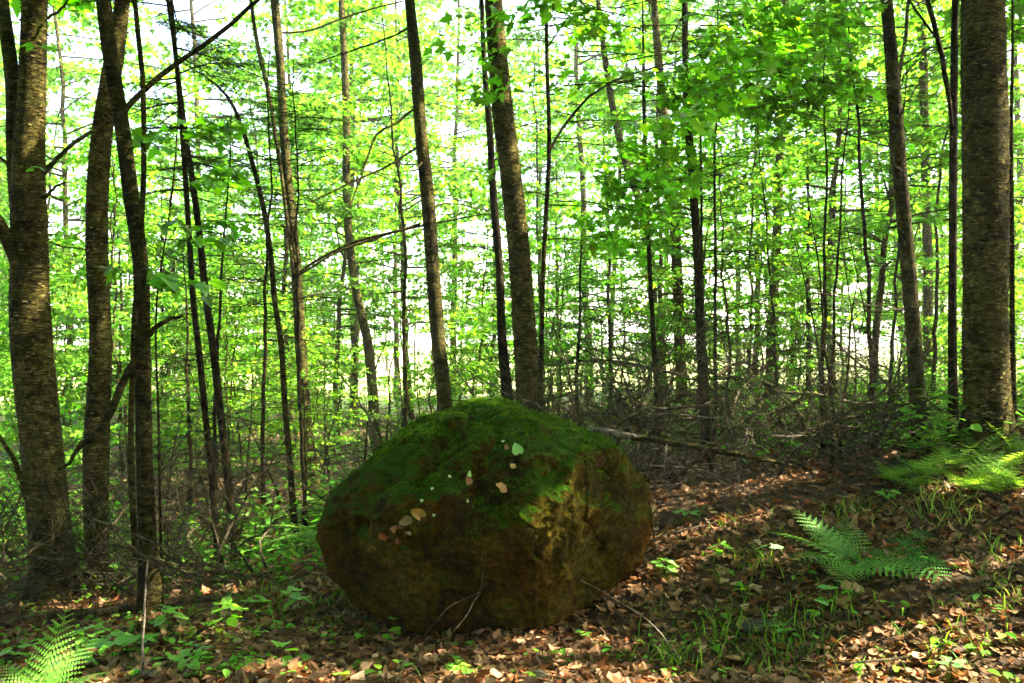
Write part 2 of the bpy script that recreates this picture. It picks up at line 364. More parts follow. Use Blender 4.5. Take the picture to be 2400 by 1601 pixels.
def leafy(branches, tpl, per_m, size, spread=.22, lean=.35, base=(.055, .12, .018), yellow=.12, tube_mb=None, cull=True):
    """branches: (start, dir, length, radius). returns leaf arrays P, M, S, C and adds twigs"""
    Ps, Ys, Ts = [], [], []; tp, tr_ = [], []
    for (a, d, L, r) in branches:
        d = np.asarray(d, float); d /= np.linalg.norm(d); n = 6; s = np.linspace(0, 1, n)
        side = np.cross(d, (0, 0, 1.0)); side /= np.linalg.norm(side) + 1e-6
        bend = side * random.uniform(-.2, .2) * L - np.array([0, 0, random.uniform(.0, .22) * L])
        P = a + d * (s * L)[:, None] + bend * (s ** 2)[:, None]
        if tube_mb is not None: tube_mb.tube(P, r * (1 - .85 * s), 4)
        nt_ = max(3, int(L * 5))
        for k in range(nt_):
            t0 = .22 + .78 * (k + random.random()) / nt_; q = np.array([np.interp(t0, s, P[:, j]) for j in range(3)])
            sg = 1 if k % 2 else -1; tl = random.uniform(.5, 1.2) * spread * 2.0 * (1.15 - .6 * t0) + .06
            td = d * random.uniform(.5, 1) + side * sg * random.uniform(.5, 1.1) + np.array([0, 0, random.uniform(-.25, .15)]); td /= np.linalg.norm(td)
            if tube_mb is not None and tl > .12: tp.append((q, q + td * tl * .55, q + td * tl - np.array([0, 0, .06 * tl]))); tr_.append((max(r * .3, .0012), max(r * .2, .0012), max(r * .08, .0012)))
            m = max(2, int(per_m * tl)); u = rng.random(m) ** .7
            pp = q + td * (u * tl)[:, None] + rng.normal(size=(m, 3)) * np.array([.045, .045, .02]) * (spread / .22)
            Ts.append(np.full(m, random.uniform(.62, 1.38))); Ps.append(pp); Ys.append(np.full(m, math.atan2(td[0], td[1])) + rng.normal(size=m) * .9)
    if tp: tube_mb.tubes(np.array(tp), np.array(tr_))
    P = np.concatenate(Ps); yaw = np.concatenate(Ys)
    k = view_keep(P)
    if cull: k &= fleck_keep(P)
    P = P[k]; yaw = yaw[k]; n = len(P); tone = np.concatenate(Ts)[k][:, None]
    M = rotm(yaw, rng.normal(size=n) * lean - .3, rng.normal(size=n) * lean)
    S = size * (1 + .28 * rng.normal(size=n)).clip(.45, 1.8)
    return P, M, S, greens(n, base, .3, yellow) * tone

def tree_branches(path, rad, z0, z1, nb, Lmax, up=(.05, .5), shape='round', rr=.25, az=None):
    out = []; zs = path[:, 2]
    for k in range(nb):
        f = (k + random.random()) / nb; z = z0 + (z1 - z0) * f
        p = np.array([np.interp(z, zs, path[:, 0]), np.interp(z, zs, path[:, 1]), z]); r = float(np.interp(z, zs, rad))
        a = random.uniform(0, 2 * math.pi) if az is None else random.uniform(*az)
        L = Lmax * (math.sin(math.pi * (.18 + .78 * f)) if shape == 'round' else (1.05 - f)) * random.uniform(.65, 1.1)
        out.append((p, (math.sin(a), math.cos(a), random.uniform(*up)), max(L, .2), max(min(r * rr * 2, .035), .004)))
    return out

def needles(branches, tube_mb, per_m=420, size=.03, spread=.32, base=(.03, .07, .02)):
    Ps, Ds, tp = [], [], []
    for (a, d, L, r) in branches:
        d = np.asarray(d, float); d /= np.linalg.norm(d); side = np.cross(d, (0, 0, 1.0)); side /= np.linalg.norm(side)
        s = np.linspace(0, 1, 5); P = a + d * (s * L)[:, None] - np.array([0, 0, .18 * L]) * (s ** 2)[:, None]
        tube_mb.tube(P, r * (1 - .85 * s), 4)
        nt_ = int(L * 16)
        for k in range(nt_):
            t0 = .12 + .88 * (k + random.random()) / max(nt_, 1); q = np.array([np.interp(t0, s, P[:, j]) for j in range(3)])
            sg = 1 if k % 2 else -1; tl = spread * L * (1.1 - .8 * t0) * random.uniform(.6, 1.1) + .05
            td = d * random.uniform(.6, 1) + side * sg * random.uniform(.6, 1.1) - np.array([0, 0, random.uniform(0, .25)]); td /= np.linalg.norm(td)
            tp.append((q, q + td * tl))
            m = max(3, int(per_m * tl)); u = rng.random(m)
            Ps.append(q + td * (u * tl)[:, None] + rng.normal(size=(m, 3)) * .004)
            ang = math.atan2(td[0], td[1]); Ds.append(ang + np.where(rng.random(m) < .5, 1, -1) * rng.uniform(.5, 1.2, m))
    tube_mb.tubes(np.array(tp), np.tile([.0016, .0008], (len(tp), 1)))
    P = np.concatenate(Ps); yaw = np.concatenate(Ds); k = fleck_keep(P) & view_keep(P); P = P[k]; yaw = yaw[k]; n = len(P)
    return P, rotm(yaw, rng.normal(size=n) * .25 - .08, rng.normal(size=n) * .5), size * rng.uniform(.6, 1.25, n), greens(n, base, .3, .04)

def trunk_mesh(path, rad, sides, rough, seed):
    mb = MB(); P = path; th = np.arange(sides) * 2 * np.pi / sides
    X = np.cos(th)[None]; Yy = np.sin(th)[None]
    q = np.stack([P[:, None, 0] + X * rad[:, None] * 1.0, P[:, None, 1] + Yy * rad[:, None], np.broadcast_to(P[:, None, 2], (len(P), sides))], -1)
    nz = fbm(np.stack([q[..., 0] * 9, q[..., 1] * 9, q[..., 2] * 2.2], -1), 3, seed) * rough + fbm(np.stack([q[..., 0] * 30, q[..., 1] * 30, q[..., 2] * 14], -1), 2, seed + 5) * rough * .35
    h = P[:, 2] - P[0, 2]; flare = np.exp(-h / .24) * .7
    lob = 1 + flare[:, None] * (.75 + .55 * np.sin(3 * th + seed)[None] + .35 * np.sin(5 * th + seed * 2)[None])
    rr = rad[:, None] * (1 + nz) * lob
    V = np.stack([P[:, None, 0] + X * rr, P[:, None, 1] + Yy * rr, np.broadcast_to(P[:, None, 2], rr.shape)], -1)
    m = len(P); i = np.arange(m - 1)[:, None] * sides; j = np.arange(sides)[None]; k = (j + 1) % sides
    mb.add(V.reshape(-1, 3), np.stack([i + j, i + k, i + sides + k, i + sides + j], -1).reshape(-1, 4))
    return mb, V

def flakes(V, n, zmax, base, size=(.008, .034)):
    """thin curls of bark standing off the trunk"""
    rows = np.where(V[:, 0, 2] < zmax)[0]; mb = MB(); s = V.shape[1]
    for k in range(n):
        a = random.choice(rows[:-1]); b = random.randrange(s); jz = random.random(); p = V[a, b] * (1 - jz) + V[a + 1, b] * jz; c = V[a].mean(0); o = p - c; o[2] = 0; o /= np.linalg.norm(o) + 1e-9
        tg = np.array([-o[1], o[0], 0]) * random.choice((-1, 1)); L = random.uniform(*size); h = random.uniform(.001, .004) + L * .05
        e = random.uniform(.1, .5) * L; z = np.array([0, 0, 1.0])
        A = p + o * .001; B = p + tg * L * .55 + o * e * .5; C = p + tg * L + o * e - o * L * L * 3
        f = random.choice((.25, .4, .6, .9, 1.6)); cc = np.array(base) * f
        mb.add([A - z * h, A + z * h, B + z * h * .9, B - z * h, C + z * h * .5, C - z * h * .6], [(0, 1, 2, 3), (3, 2, 4, 5)], cc)
    return mb

def make_tree(name, label, Y, pts, bark, top, crown=None, limbs=(), deads=0, dead_z=(.5, 3.8), dead_L=(.4, 1.0), sides=14, rough=.07, flake=0, group=None, dlean=0.0, cat='tree', conif=False, base_ext=True):
    """pts: (px, py, width px) down the photo at depth Y; top: height where the stem ends; crown: dict"""
    W = np.array([at(x, y, Y) for x, y, w_ in pts]); rd = np.array([w_ / FPX * Y / 2 for x, y, w_ in pts]) * (.89 if flake > 200 else .94)
    if W[0, 2] > W[-1, 2]: W = W[::-1]; rd = rd[::-1]
    W[:, 1] += (W[:, 2] - W[0, 2]) * dlean
    if base_ext:
        d = (W[1] - W[0]); d = d / max(d[2], .05); b = W[0].copy()
        for _ in range(3):
            zt = gz(b[0], b[1]) - .12; b = W[0] + d * .6 * (zt - W[0, 2]); b[2] = zt
        if b[2] < W[0, 2] - .05: W = np.vstack([b, W]); rd = np.append(rd[0] * 1.04, rd)
    if top > W[-1, 2] + .3:
        d = (W[-1] - W[-2]); d = d / max(d[2], .05); h = top - W[-1, 2]
        for f in (.35, .7, 1.0):
            W = np.vstack([W, W[-1] + np.array([d[0] * .7, d[1] * .7 + random.uniform(-.05, .05), 1]) * h * (.35 if f < 1 else .3)]); rd = np.append(rd, max(rd[-1] * .68, .006))
    n = int(min(150, max(24, (W[-1, 2] - W[0, 2]) / .05 if sides > 10 else 40)))
    path = smooth_path(W, n); o_ = np.argsort(W[:, 2]); rad = np.interp(path[:, 2], W[o_, 2], rd[o_])
    seed = random.randrange(1000)
    mb, V = trunk_mesh(path, rad, sides, rough, seed)
    base = path[0].copy(); base[2] = gz(base[0], base[1])
    e = empty(name, base, label, cat, group)
    obj('trunk', mb, bark, e, base)
    if flake: obj('bark_curls', flakes(V, flake, 4.2, (.13, .105, .042)), M_FLAKE, e, base, smooth=False)['kind'] = 'stuff'
    for lb in limbs:
        lm = MB(); PP = [at(x, y, Y + dy) for x, y, w_, dy in lb]; n2 = 14; pp = smooth_path(PP, n2)
        pp += np.cumsum(rng.normal(size=(n2, 3)), 0) * .004
        lm.tube(pp, np.interp(np.linspace(0, 1, n2), np.linspace(0, 1, len(lb)), [w_ / FPX * Y / 2 for x, y, w_, dy in lb]), 8 if lb[0][2] > 9 else 5)
        obj('branch', lm, bark, e, base)
    zs = path[:, 2]
    for k in range(deads):
        z = base[2] + random.uniform(*dead_z); p = np.array([np.interp(z, zs, path[:, j]) for j in range(3)])
        b = bpy.data.objects.new('dead_branch', random.choice(DBC if conif else DB)); col.objects.link(b); b.parent = e
        b.location = tuple(p - base); L = random.uniform(*dead_L); b.scale = (L, L, L)
        b.rotation_euler = (random.uniform(-.5, .5), random.uniform(-.45, .3), random.uniform(0, 2 * math.pi))
    if crown:
        c = dict(crown); tm = MB(); lm = MB(); kind = c.pop('kind', 'maple')
        br = tree_branches(path, rad, c['z0'], min(c['z1'], zs[-1]), c['nb'], c['L'], c.get('up', (.05, .5)), c.get('shape', 'round'), az=c.get('az'))
        if kind == 'needle':
            P, M, S, C = needles(br, tm, c.get('per', 420), c.get('size', .03), c.get('spread', .32)); scatter(lm, NEEDLE, P, M, S, C); mt = M_NEEDLE
        else:
            P, M, S, C = leafy(br, None, c.get('per', 60), c.get('size', .085), c.get('spread', .25), tube_mb=tm, base=c.get('base', (.055, .12, .018)), yellow=c.get('yellow', .1))
            scatter(lm, MAPLE_Q if kind == 'maple' else OVATE_Q, P, M, S, C); mt = M_LEAF
        obj('limbs', tm, bark, e, base)['kind'] = 'stuff'
        obj('crown', lm, mt, e, base, smooth=False)['kind'] = 'stuff'
    return e, path, rad, base

# ------------------------------------------------------------------ the boulder
BY = 4.85
OUT = np.array([(85, 840), (130, 700), (200, 570), (330, 430), (480, 320), (620, 222), (800, 150), (950, 105), (1200, 86), (1400, 118), (1560, 160), (1720, 220), (1850, 310), (1960, 430),
                (2050, 530), (2112, 650), (2118, 820), (2090, 930), (2050, 1050), (2000, 1160), (1960, 1290), (1915, 1420), (1820, 1520), (1650, 1590), (1400, 1620), (1100, 1600), (850, 1520), (640, 1420),
                (480, 1350), (320, 1270), (240, 1180), (165, 1080), (115, 960)], float) / 2.613 + (720, 900)
BC = at(1150, 1215, BY)
ow = np.stack([(OUT[:, 0] - 1200) / FPX * BY, CAMZ - (OUT[:, 1] - 800) / FPX * BY], 1) - BC[[0, 2]]
oth = np.arctan2(ow[:, 1], ow[:, 0]); orr = np.hypot(ow[:, 0], ow[:, 1]); so = np.argsort(oth)
bm = bmesh.new(); bmesh.ops.create_icosphere(bm, subdivisions=8, radius=1.0)
D = np.array([v.co[:] for v in bm.verts]); BF = np.array([[v.index for v in f.verts] for f in bm.faces]); bm.free()
D = D + np.array([0, -.62, 0]); D /= np.linalg.norm(D, axis=1)[:, None]
th = np.arctan2(D[:, 2], D[:, 0]); cph = np.hypot(D[:, 0], D[:, 2]); sph = D[:, 1]
Rr = np.interp(th, oth[so], orr[so], period=2 * np.pi)
Pb = np.stack([np.cos(th) * Rr * cph ** .82, np.sign(sph) * np.abs(sph) ** .9 * .80, np.sin(th) * Rr * cph ** .82], -1)
Pb[:, 1] += .18 * Pb[:, 2].clip(-.6, .6) + .32 * np.clip(-Pb[:, 2] - .12, 0, 1)
def cut(n, d, k=.9):
    n = np.array(n, float); n /= np.linalg.norm(n); e = (Pb @ n - d).clip(0); Pb[:] -= e[:, None] * n * k
Pb[:, 0] *= np.where(Pb[:, 0] < 0, .965, 1.02); Pb[:, 2] *= np.where(Pb[:, 2] > 0, .90, 1.03)
cut((-.55, -.75, -.35), .75); cut((.62, -.72, -.25), .60); cut((.15, -.85, .5), .70); cut((-.35, -.7, .62), .74); cut((.45, -.55, .7), .78)
cut((.05, -.85, -.5), .60); cut((.9, -.3, .3), .93); cut((-.2, -.95, .1), .735); cut((.75, -.62, .2), .72)
cut((-.8, -.5, -.3), .90); cut((-.62, -.45, .62), .86); cut((.3, -.5, .8), .80); cut((.45, -.8, -.45), .64)
Pb += (fbm(Pb * 1.7 + 3, 3, 21) * .085)[:, None] * D + (fbm(Pb * 4.5 + 9, 4, 31) * .072)[:, None] * D
rid = 1 - np.abs(vnoise(Pb * 3.1 + 5, 41)); Pb -= (np.clip(rid - .93, 0, 1) * .12)[:, None] * D
Pb += (fbm(Pb * 18, 4, 51) * .018)[:, None] * D; Pb -= (np.clip(vnoise(Pb * 34, 61) - .45, 0, 1) * .02)[:, None] * D
Wb = Pb + BC
ppx = 1200 + Wb[:, 0] / Wb[:, 1] * FPX; ppy = 800 - (Wb[:, 2] - CAMZ) / Wb[:, 1] * FPX; front = (sph < .1)
jit = np.stack([fbm(Wb * 7, 3, 71), fbm(Wb * 7, 3, 72)], -1) * 16
def carve(pts, width, depth, jitter=1.0):
    q = np.stack([ppx, ppy], -1) + jit * jitter; best = np.full(len(q), 1e9)
    for a, b in zip(pts[:-1], pts[1:]):
        a = np.array(a, float); b = np.array(b, float); t_ = np.clip(((q - a) @ (b - a)) / ((b - a) @ (b - a)), 0, 1)
        best = np.minimum(best, np.linalg.norm(q - a - t_[:, None] * (b - a), axis=1))
    Wb[front] -= (depth * np.exp(-(best / width) ** 2))[front, None] * D[front]
carve([(1367, 1086), (1369, 1130), (1374, 1168), (1372, 1214), (1395, 1250), (1428, 1283)], 2.0, .03)
carve([(1340, 1062), (1386, 1080), (1439, 1130)], 2.0, .028); carve([(1026, 1237), (1055, 1260), (1090, 1268), (1120, 1262)], 2.0, .008)
carve([(1106, 1165), (1107, 1214), (1100, 1262)], 2.0, .01); carve([(1195, 1195), (1244, 1237), (1244, 1280)], 2.0, .013); carve([(1148, 1250), (1142, 1290)], 2, .01)
carve([(1100, 985), (1060, 1050), (990, 1112), (950, 1190)], 17, .06, 1.5); carve([(1060, 1000), (1000, 1075), (965, 1130)], 14, .05, 1.5); carve([(1165, 1020), (1130, 1090), (1115, 1150)], 20, .06, 1.5)
carve([(838, 1236), (842, 1228)], 17, .07, .5); carve([(1040, 1320), (1120, 1330), (1150, 1300)], 55, .07, 2); carve([(1180, 1400), (1260, 1420)], 30, .045, 2)
carve([(1240, 1240), (1260, 1340), (1250, 1420)], 22, -.03, 2); carve([(1340, 1110), (1300, 1200), (1270, 1260)], 16, -.03, 2); carve([(1400, 1300), (1380, 1400)], 40, .05, 2)
carve([(1085, 1230), (1030, 1300)], 22, -.025, 2); carve([(900, 1290), (960, 1340)], 30, -.03, 2)
mq = D[:, 2] + 1.1 * fbm(Wb * 3.2 + 2, 4, 81) - .45 + .5 * (Wb[:, 2] - .75); Wb += (np.clip(mq, 0, .35) / .35 * .012 * (.6 + vnoise(Wb * 13, 85) + .5 * vnoise(Wb * 29, 86)))[:, None] * D
mb = MB(); mb.add(Wb, BF)
def rock_mat():
    m, t, out = new_mat('mossy_boulder_rock')
    tc = N(t, 'ShaderNodeTexCoord').outputs['Object']; ge = N(t, 'ShaderNodeNewGeometry')
    n1 = N(t, 'ShaderNodeTexNoise', Scale=3.2, Detail=9.0, Roughness=.62); t.links.new(tc, n1.inputs['Vector'])
    n2 = N(t, 'ShaderNodeTexNoise', Scale=26.0, Detail=8.0, Roughness=.7); t.links.new(tc, n2.inputs['Vector'])
    n3 = N(t, 'ShaderNodeTexNoise', Scale=1.9, Detail=7.0, Roughness=.65); mpp = N(t, 'ShaderNodeMapping'); mpp.inputs['Location'].default_value = (4, 2, 7); t.links.new(tc, mpp.inputs[0]); t.links.new(mpp.outputs[0], n3.inputs['Vector'])
    rock = ramp(t, n1.outputs[0], [(.32, (.009, .007, .001)), (.45, (.036, .029, .002)), (.56, (.066, .05, .003)), (.70, (.11, .085, .012))])
    rust = ramp(t, n3.outputs[0], [(.49, (0, 0, 0)), (.64, (.85, .85, .85))])
    mixr = N(t, 'ShaderNodeMix', data_type='RGBA'); t.links.new(rust, mixr.inputs['Factor']); t.links.new(rock, mixr.inputs['A']); mixr.inputs['B'].default_value = (.08, .029, .001, 1)
    sp = ramp(t, n2.outputs[0], [(.34, (.35, .35, .35)), (.5, (.9, .9, .9)), (.66, (1.6, 1.6, 1.6))])
    n5 = N(t, 'ShaderNodeTexNoise', Scale=90.0, Detail=6.0, Roughness=.75); t.links.new(tc, n5.inputs['Vector'])
    n6 = N(t, 'ShaderNodeTexNoise', Scale=15.0, Detail=9.0, Roughness=.75); t.links.new(mpp.outputs[0], n6.inputs['Vector'])
    lk = ramp(t, n6.outputs[0], [(.57, (0, 0, 0)), (.66, (.8, .8, .8))]); mixl = N(t, 'ShaderNodeMix', data_type='RGBA'); t.links.new(lk, mixl.inputs['Factor']); t.links.new(mixr.outputs['Result'], mixl.inputs['A']); mixl.inputs['B'].default_value = (.085, .07, .012, 1)
    gr = ramp(t, n5.outputs[0], [(.35, (.45, .45, .45)), (.65, (1.55, 1.55, 1.55))]); mg = N(t, 'ShaderNodeVectorMath', operation='MULTIPLY'); t.links.new(gr, mg.inputs[0]); t.links.new(sp, mg.inputs[1])
    mu = N(t, 'ShaderNodeVectorMath', operation='MULTIPLY'); t.links.new(mixl.outputs['Result'], mu.inputs[0]); t.links.new(mg.outputs[0], mu.inputs[1])
    # thin green algae and moss where the stone faces up
    sx = N(t, 'ShaderNodeSeparateXYZ'); t.links.new(ge.outputs['Normal'], sx.inputs[0])
    a1 = N(t, 'ShaderNodeMath', operation='MULTIPLY_ADD'); t.links.new(n1.outputs[0], a1.inputs[0]); a1.inputs[1].default_value = 1.5; t.links.new(sx.outputs[2], a1.inputs[2])
    mr = N(t, 'ShaderNodeMapRange'); t.links.new(a1.outputs[0], mr.inputs[0]); mr.inputs[1].default_value = 1.08; mr.inputs[2].default_value = 1.4
    moss = ramp(t, n2.outputs[0], [(.3, (.010, .034, .001)), (.6, (.026, .075, .002)), (.8, (.06, .12, .006))])
    mixm = N(t, 'ShaderNodeMix', data_type='RGBA'); t.links.new(mr.outputs[0], mixm.inputs['Factor']); t.links.new(mu.outputs[0], mixm.inputs['A']); t.links.new(moss, mixm.inputs['B'])
    p = N(t, 'ShaderNodeBsdfPrincipled', Roughness=.9); p.inputs['Specular IOR Level'].default_value = .05; t.links.new(mixm.outputs['Result'], p.inputs['Base Color'])
    hs = N(t, 'ShaderNodeMath', operation='MULTIPLY_ADD'); t.links.new(n5.outputs[0], hs.inputs[0]); hs.inputs[1].default_value = .5; t.links.new(n2.outputs[0], hs.inputs[2])
    b1 = N(t, 'ShaderNodeBump', Strength=1.0, Distance=.03); t.links.new(hs.outputs[0], b1.inputs['Height']); t.links.new(b1.outputs[0], p.inputs['Normal'])
    t.links.new(p.outputs[0], out.inputs[0]); return m
bbase = np.array([BC[0], BC[1], gz(BC[0], BC[1])])
be = empty('boulder', bbase, 'huge rounded boulder with a moss-covered top and rusty brown cracked face', 'boulder')
rk = obj('rock', mb, rock_mat(), be, bbase)
me = rk.data; nv = len(me.vertices); vn = np.empty(nv * 3, np.float32); me.vertices.foreach_get('normal', vn); vn = vn.reshape(-1, 3)
mossw = vn[:, 2] + 1.1 * fbm(Wb * 3.2 + 2, 4, 81) - .52 + .5 * (Wb[:, 2] - .75)
cand = np.where((mossw > 0) & (Wb[:, 2] > .35))[0]; pk = rng.choice(cand, 44000, p=(mossw[cand].clip(0, .8) + .02) / (mossw[cand].clip(0, .8) + .02).sum())
mP = Wb[pk] + rng.normal(size=(len(pk), 3)) * .004 - vn[pk] * .003
yaw = np.arctan2(vn[pk, 0], vn[pk, 1]) + rng.normal(size=len(pk)) * .8; pit = np.arcsin(vn[pk, 2].clip(-1, 1)) + rng.normal(size=len(pk)) * .6
MOSS = (np.array([(-.16, 0, 0), (.16, 0, 0), (.1, .6, .05), (0, 1, .2), (-.1, .6, .05)], float), np.array([(0, 1, 2, 3, 4)]))
mC = greens(len(pk), (.03, .075, .005), .45, .10) * (1 + .5 * vnoise(mP * 6, 83))[:, None].clip(.4, 1.6)
mm = MB(); scatter(mm, MOSS, mP, rotm(yaw, pit, rng.uniform(0, 6.28, len(pk))), rng.uniform(.0055, .0145, len(pk)) * (1 + .4 * vnoise(mP * 9, 84)), mC)
tag(obj('moss', mm, M_FERN, be, bbase, smooth=False), 'thick green moss cushion over the boulder top', kind='stuff')
def on_boulder(px, py):
    k = np.where(front)[0]; d = (ppx[k] - px) ** 2 + (ppy[k] - py) ** 2; j = k[np.argsort(d)[:40]]; j = j[np.argmin(Wb[j, 1])]
    return Wb[j] + vn[j] * .012, vn[j]

# ------------------------------------------------------------------ the trees one can tell apart
TALL = dict(z0=4.6, z1=12, nb=34, L=2.9, per=26, size=.135, spread=.34)
def tall(z0=4.6, z1=12, nb=34, L=2.9, **k): return dict(TALL, z0=z0, z1=z1, nb=nb, L=L, **k)
make_tree('birch_tree', 'thick shaggy birch with two stems at the left edge of the picture', 5.6,
          [(82, 0, 60), (75, 204, 66), (66, 408, 80), (70, 561, 88), (69, 700, 96), (73, 800, 98), (100, 1055, 100), (119, 1310, 98), (124, 1412, 100)], M_BIRCH, 12, tall(), sides=28, flake=3200,
          limbs=[[(90, 1000, 26, -.02), (55, 660, 42, -.05), (15, 560, 34, -.1), (-30, 480, 28, -.2)], [(60, 560, 46, .05), (38, 380, 34, .06), (30, 180, 32, .05), (8, 0, 30, .1), (-20, -200, 26, .1)],
                 [(100, 405, 12, -.05), (150, 350, 10, -.1), (205, 310, 9, -.1), (262, 282, 7, -.1), (310, 240, 3, -.1)], [(100, 462, 9, -.05), (130, 445, 7, -.05), (153, 434, 4, -.05)],
                 [(40, 420, 14, -.05), (10, 385, 9, -.05), (-20, 370, 6, -.05)], [(70, 1180, 10, -.06), (40, 1100, 12, -.12), (10, 1045, 10, -.15), (-30, 1000, 8, -.2)], [(108, 42, 7, -.03), (140, 20, 6, -.05), (180, -20, 4, -.1)]])
make_tree('birch_tree', 'birch with peeling horizontal bark, second trunk from the left edge', 5.9,
          [(288, 0, 36), (265, 153, 48), (240, 306, 50), (231, 408, 53), (228, 612, 54), (236, 796, 54), (225, 1055, 64), (228, 1310, 55), (232, 1410, 60)], M_BIRCH, 11, tall(5, 11, 24, 2.4), sides=22, flake=1800, deads=2)
make_tree('maple_tree', 'dark slanting trunk with a long diagonal limb, right of the peeling birch', 4.9,
          [(242, 0, 36), (262, 153, 36), (288, 306, 36), (307, 459, 38), (329, 612, 37), (334, 796, 38), (338, 1055, 39), (347, 1310, 42), (352, 1420, 50)], M_BARK, 10, tall(4.6, 10, 22, 2.3), sides=18, flake=120,
          limbs=[[(285, 265, 14, 0), (330, 215, 13, .1), (400, 155, 12, .2), (490, 90, 11, .3), (587, 0, 10, .4), (680, -90, 8, .5)],
                 [(325, 830, 15, -.08), (300, 885, 17, -.14), (272, 960, 18, -.2), (235, 1025, 19, -.22), (190, 1052, 21, -.22), (178, 1080, 10, -.22), (150, 1098, 5, -.25)],
                 [(342, 790, 13, -.03), (360, 765, 12, -.06), (385, 745, 10, -.06), (415, 735, 7, -.08)],
                 [(316, 1310, 14, -.09), (306, 1100, 15, -.1), (310, 800, 13, -.1), (325, 560, 14, -.1), (331, 400, 13, -.08), (327, 200, 12, -.08), (312, 0, 12, -.08), (300, -160, 9, -.1)]])
make_tree('spruce_tree', 'slim dead-limbed spruce stem nearest the slanting dark maple', 6.3,
          [(393, 0, 9), (408, 102, 10), (421, 230, 12), (434, 408, 13), (444, 561, 14), (454, 714, 15), (464, 800, 16), (485, 1004, 16), (503, 1183, 17), (516, 1370, 18)], M_CONI, 6.5,
          dict(kind='needle', z0=2.9, z1=6.2, nb=20, L=.9, up=(-.15, .1)), deads=22, conif=True, dead_L=(.3, .8), sides=9)
make_tree('spruce_tree', 'slim spruce stem just right of a thinner parallel one, ferny sprays above', 6.7,
          [(415, 150, 10), (434, 306, 13), (449, 408, 15), (469, 561, 17), (485, 714, 18), (498, 800, 19), (515, 953, 20), (536, 1132, 21), (554, 1330, 22)], M_CONI, 7.5,
          dict(kind='needle', z0=2.6, z1=7.0, nb=26, L=1.1, up=(-.15, .1)), deads=24, conif=True, dead_L=(.3, .9), sides=9)
make_tree('hardwood_sapling', 'thin sapling that arches over to the left above its middle', 7.2,
          [(430, 150, 6), (464, 168, 7), (536, 230, 10), (566, 296, 11), (592, 383, 12), (617, 485, 13), (633, 587, 14), (645, 714, 14), (658, 800, 15), (668, 953, 15), (681, 1106, 16), (691, 1255, 17)], M_BARK, 0, deads=8, sides=8, dead_L=(.3, .7))
make_tree('maple_tree', 'straight mid-size trunk with a thin stem joining it, left of the boulder', 9.8,
          [(644, 0, 22), (657, 153, 21), (665, 306, 22), (678, 459, 25), (693, 612, 27), (704, 796, 28), (715, 953, 29), (733, 1140, 32)], M_GREY, 12, tall(6.5, 12, 24, 2.4), deads=9, dead_L=(.5, 1.4), sides=14,
          limbs=[[(690, 640, 9, -.05), (672, 480, 10, -.05), (655, 350, 10, -.05), (633, 214, 10, -.05), (612, 128, 10, -.05), (592, 0, 9, -.05), (575, -120, 7, 0)],
                 [(652, 75, 5, 0), (720, 70, 5, .1), (800, 40, 5, .2), (945, 0, 4, .3)], [(700, 640, 7, -.05), (760, 600, 6, -.2), (860, 560, 6, -.4), (985, 530, 5, -.5), (1140, 500, 3, -.6)]])
make_tree('maple_tree', 'smooth leaning trunk rising behind the left shoulder of the boulder', 7.8,
          [(960, 0, 25), (975, 153, 31), (986, 306, 31), (1002, 459, 34), (1013, 612, 34), (1027, 796, 36), (1043, 950, 38)], M_GREY, 11, tall(5.2, 11, 26, 2.5), deads=7, dead_L=(.5, 1.3), sides=16, flake=60,
          limbs=[[(968, 255, 6, -.03), (930, 285, 6, -.1), (890, 300, 5, -.2), (850, 390, 5, -.3), (820, 480, 3, -.4)], [(975, 345, 6, -.03), (900, 390, 5, -.2), (810, 430, 5, -.4), (720, 470, 3, -.5)],
                 [(985, 525, 7, -.03), (900, 550, 6, -.2), (800, 585, 6, -.4), (690, 650, 4, -.5)], [(952, 65, 5, -.03), (880, 100, 5, -.2), (800, 125, 4, -.4), (740, 150, 3, -.5)]])
make_tree('spruce_tree', 'narrow dark trunk close against the birch behind the boulder', 7.7,
          [(1129, 0, 10), (1135, 153, 13), (1148, 306, 17), (1156, 459, 18), (1170, 612, 20), (1177, 796, 23), (1190, 935, 30)], M_CONI, 8,
          dict(kind='needle', z0=4.8, z1=8, nb=22, L=1.2, up=(-.15, .1)), deads=10, conif=True, dead_L=(.4, 1.0), sides=10)
make_tree('birch_tree', 'tall birch with curling bark rising right behind the boulder top', 7.4,
          [(1157, 0, 47), (1168, 153, 53), (1184, 306, 57), (1203, 459, 57), (1218, 612, 57), (1231, 796, 62), (1240, 935, 68)], M_BIRCH, 13, tall(5.2, 13, 32, 2.8), sides=24, flake=2000, deads=5, dead_L=(.3, .8))
e13, path13, rad13, base13 = make_tree('maple_sapling', 'thin forked maple sapling with broad dark green leaves, right of the tall birch', 6.9,
          [(1280, 0, 9), (1282, 153, 10), (1287, 306, 11), (1287, 357, 12), (1282, 459, 12), (1274, 612, 12), (1269, 796, 12), (1266, 930, 13)], M_BARK, 7, dict(z0=3.9, z1=7, nb=16, L=1.9, per=60, size=.09), sides=9,
          limbs=[[(1288, 352, 8, 0), (1336, 276, 7, .1), (1412, 204, 6, .1), (1514, 163, 4, .0), (1640, 130, 2.5, -.1)]])
make_tree('birch_tree', 'leaning pale far birch, left of three stems behind the brush pile', 13, [(1420, 150, 16), (1443, 286, 18), (1468, 383, 20), (1499, 474, 21), (1514, 560, 22), (1530, 700, 23), (1536, 800, 24), (1545, 905, 26)], M_GREY, 9, deads=5, sides=10)
make_tree('spruce_tree', 'very thin dark straight stem rising from the brush pile middle', 7.6, [(1508, 150, 8), (1509, 245, 9), (1514, 408, 10), (1522, 612, 11), (1532, 796, 12), (1540, 960, 13)], M_CONI, 5, deads=12, conif=True, dead_L=(.2, .6), sides=7)
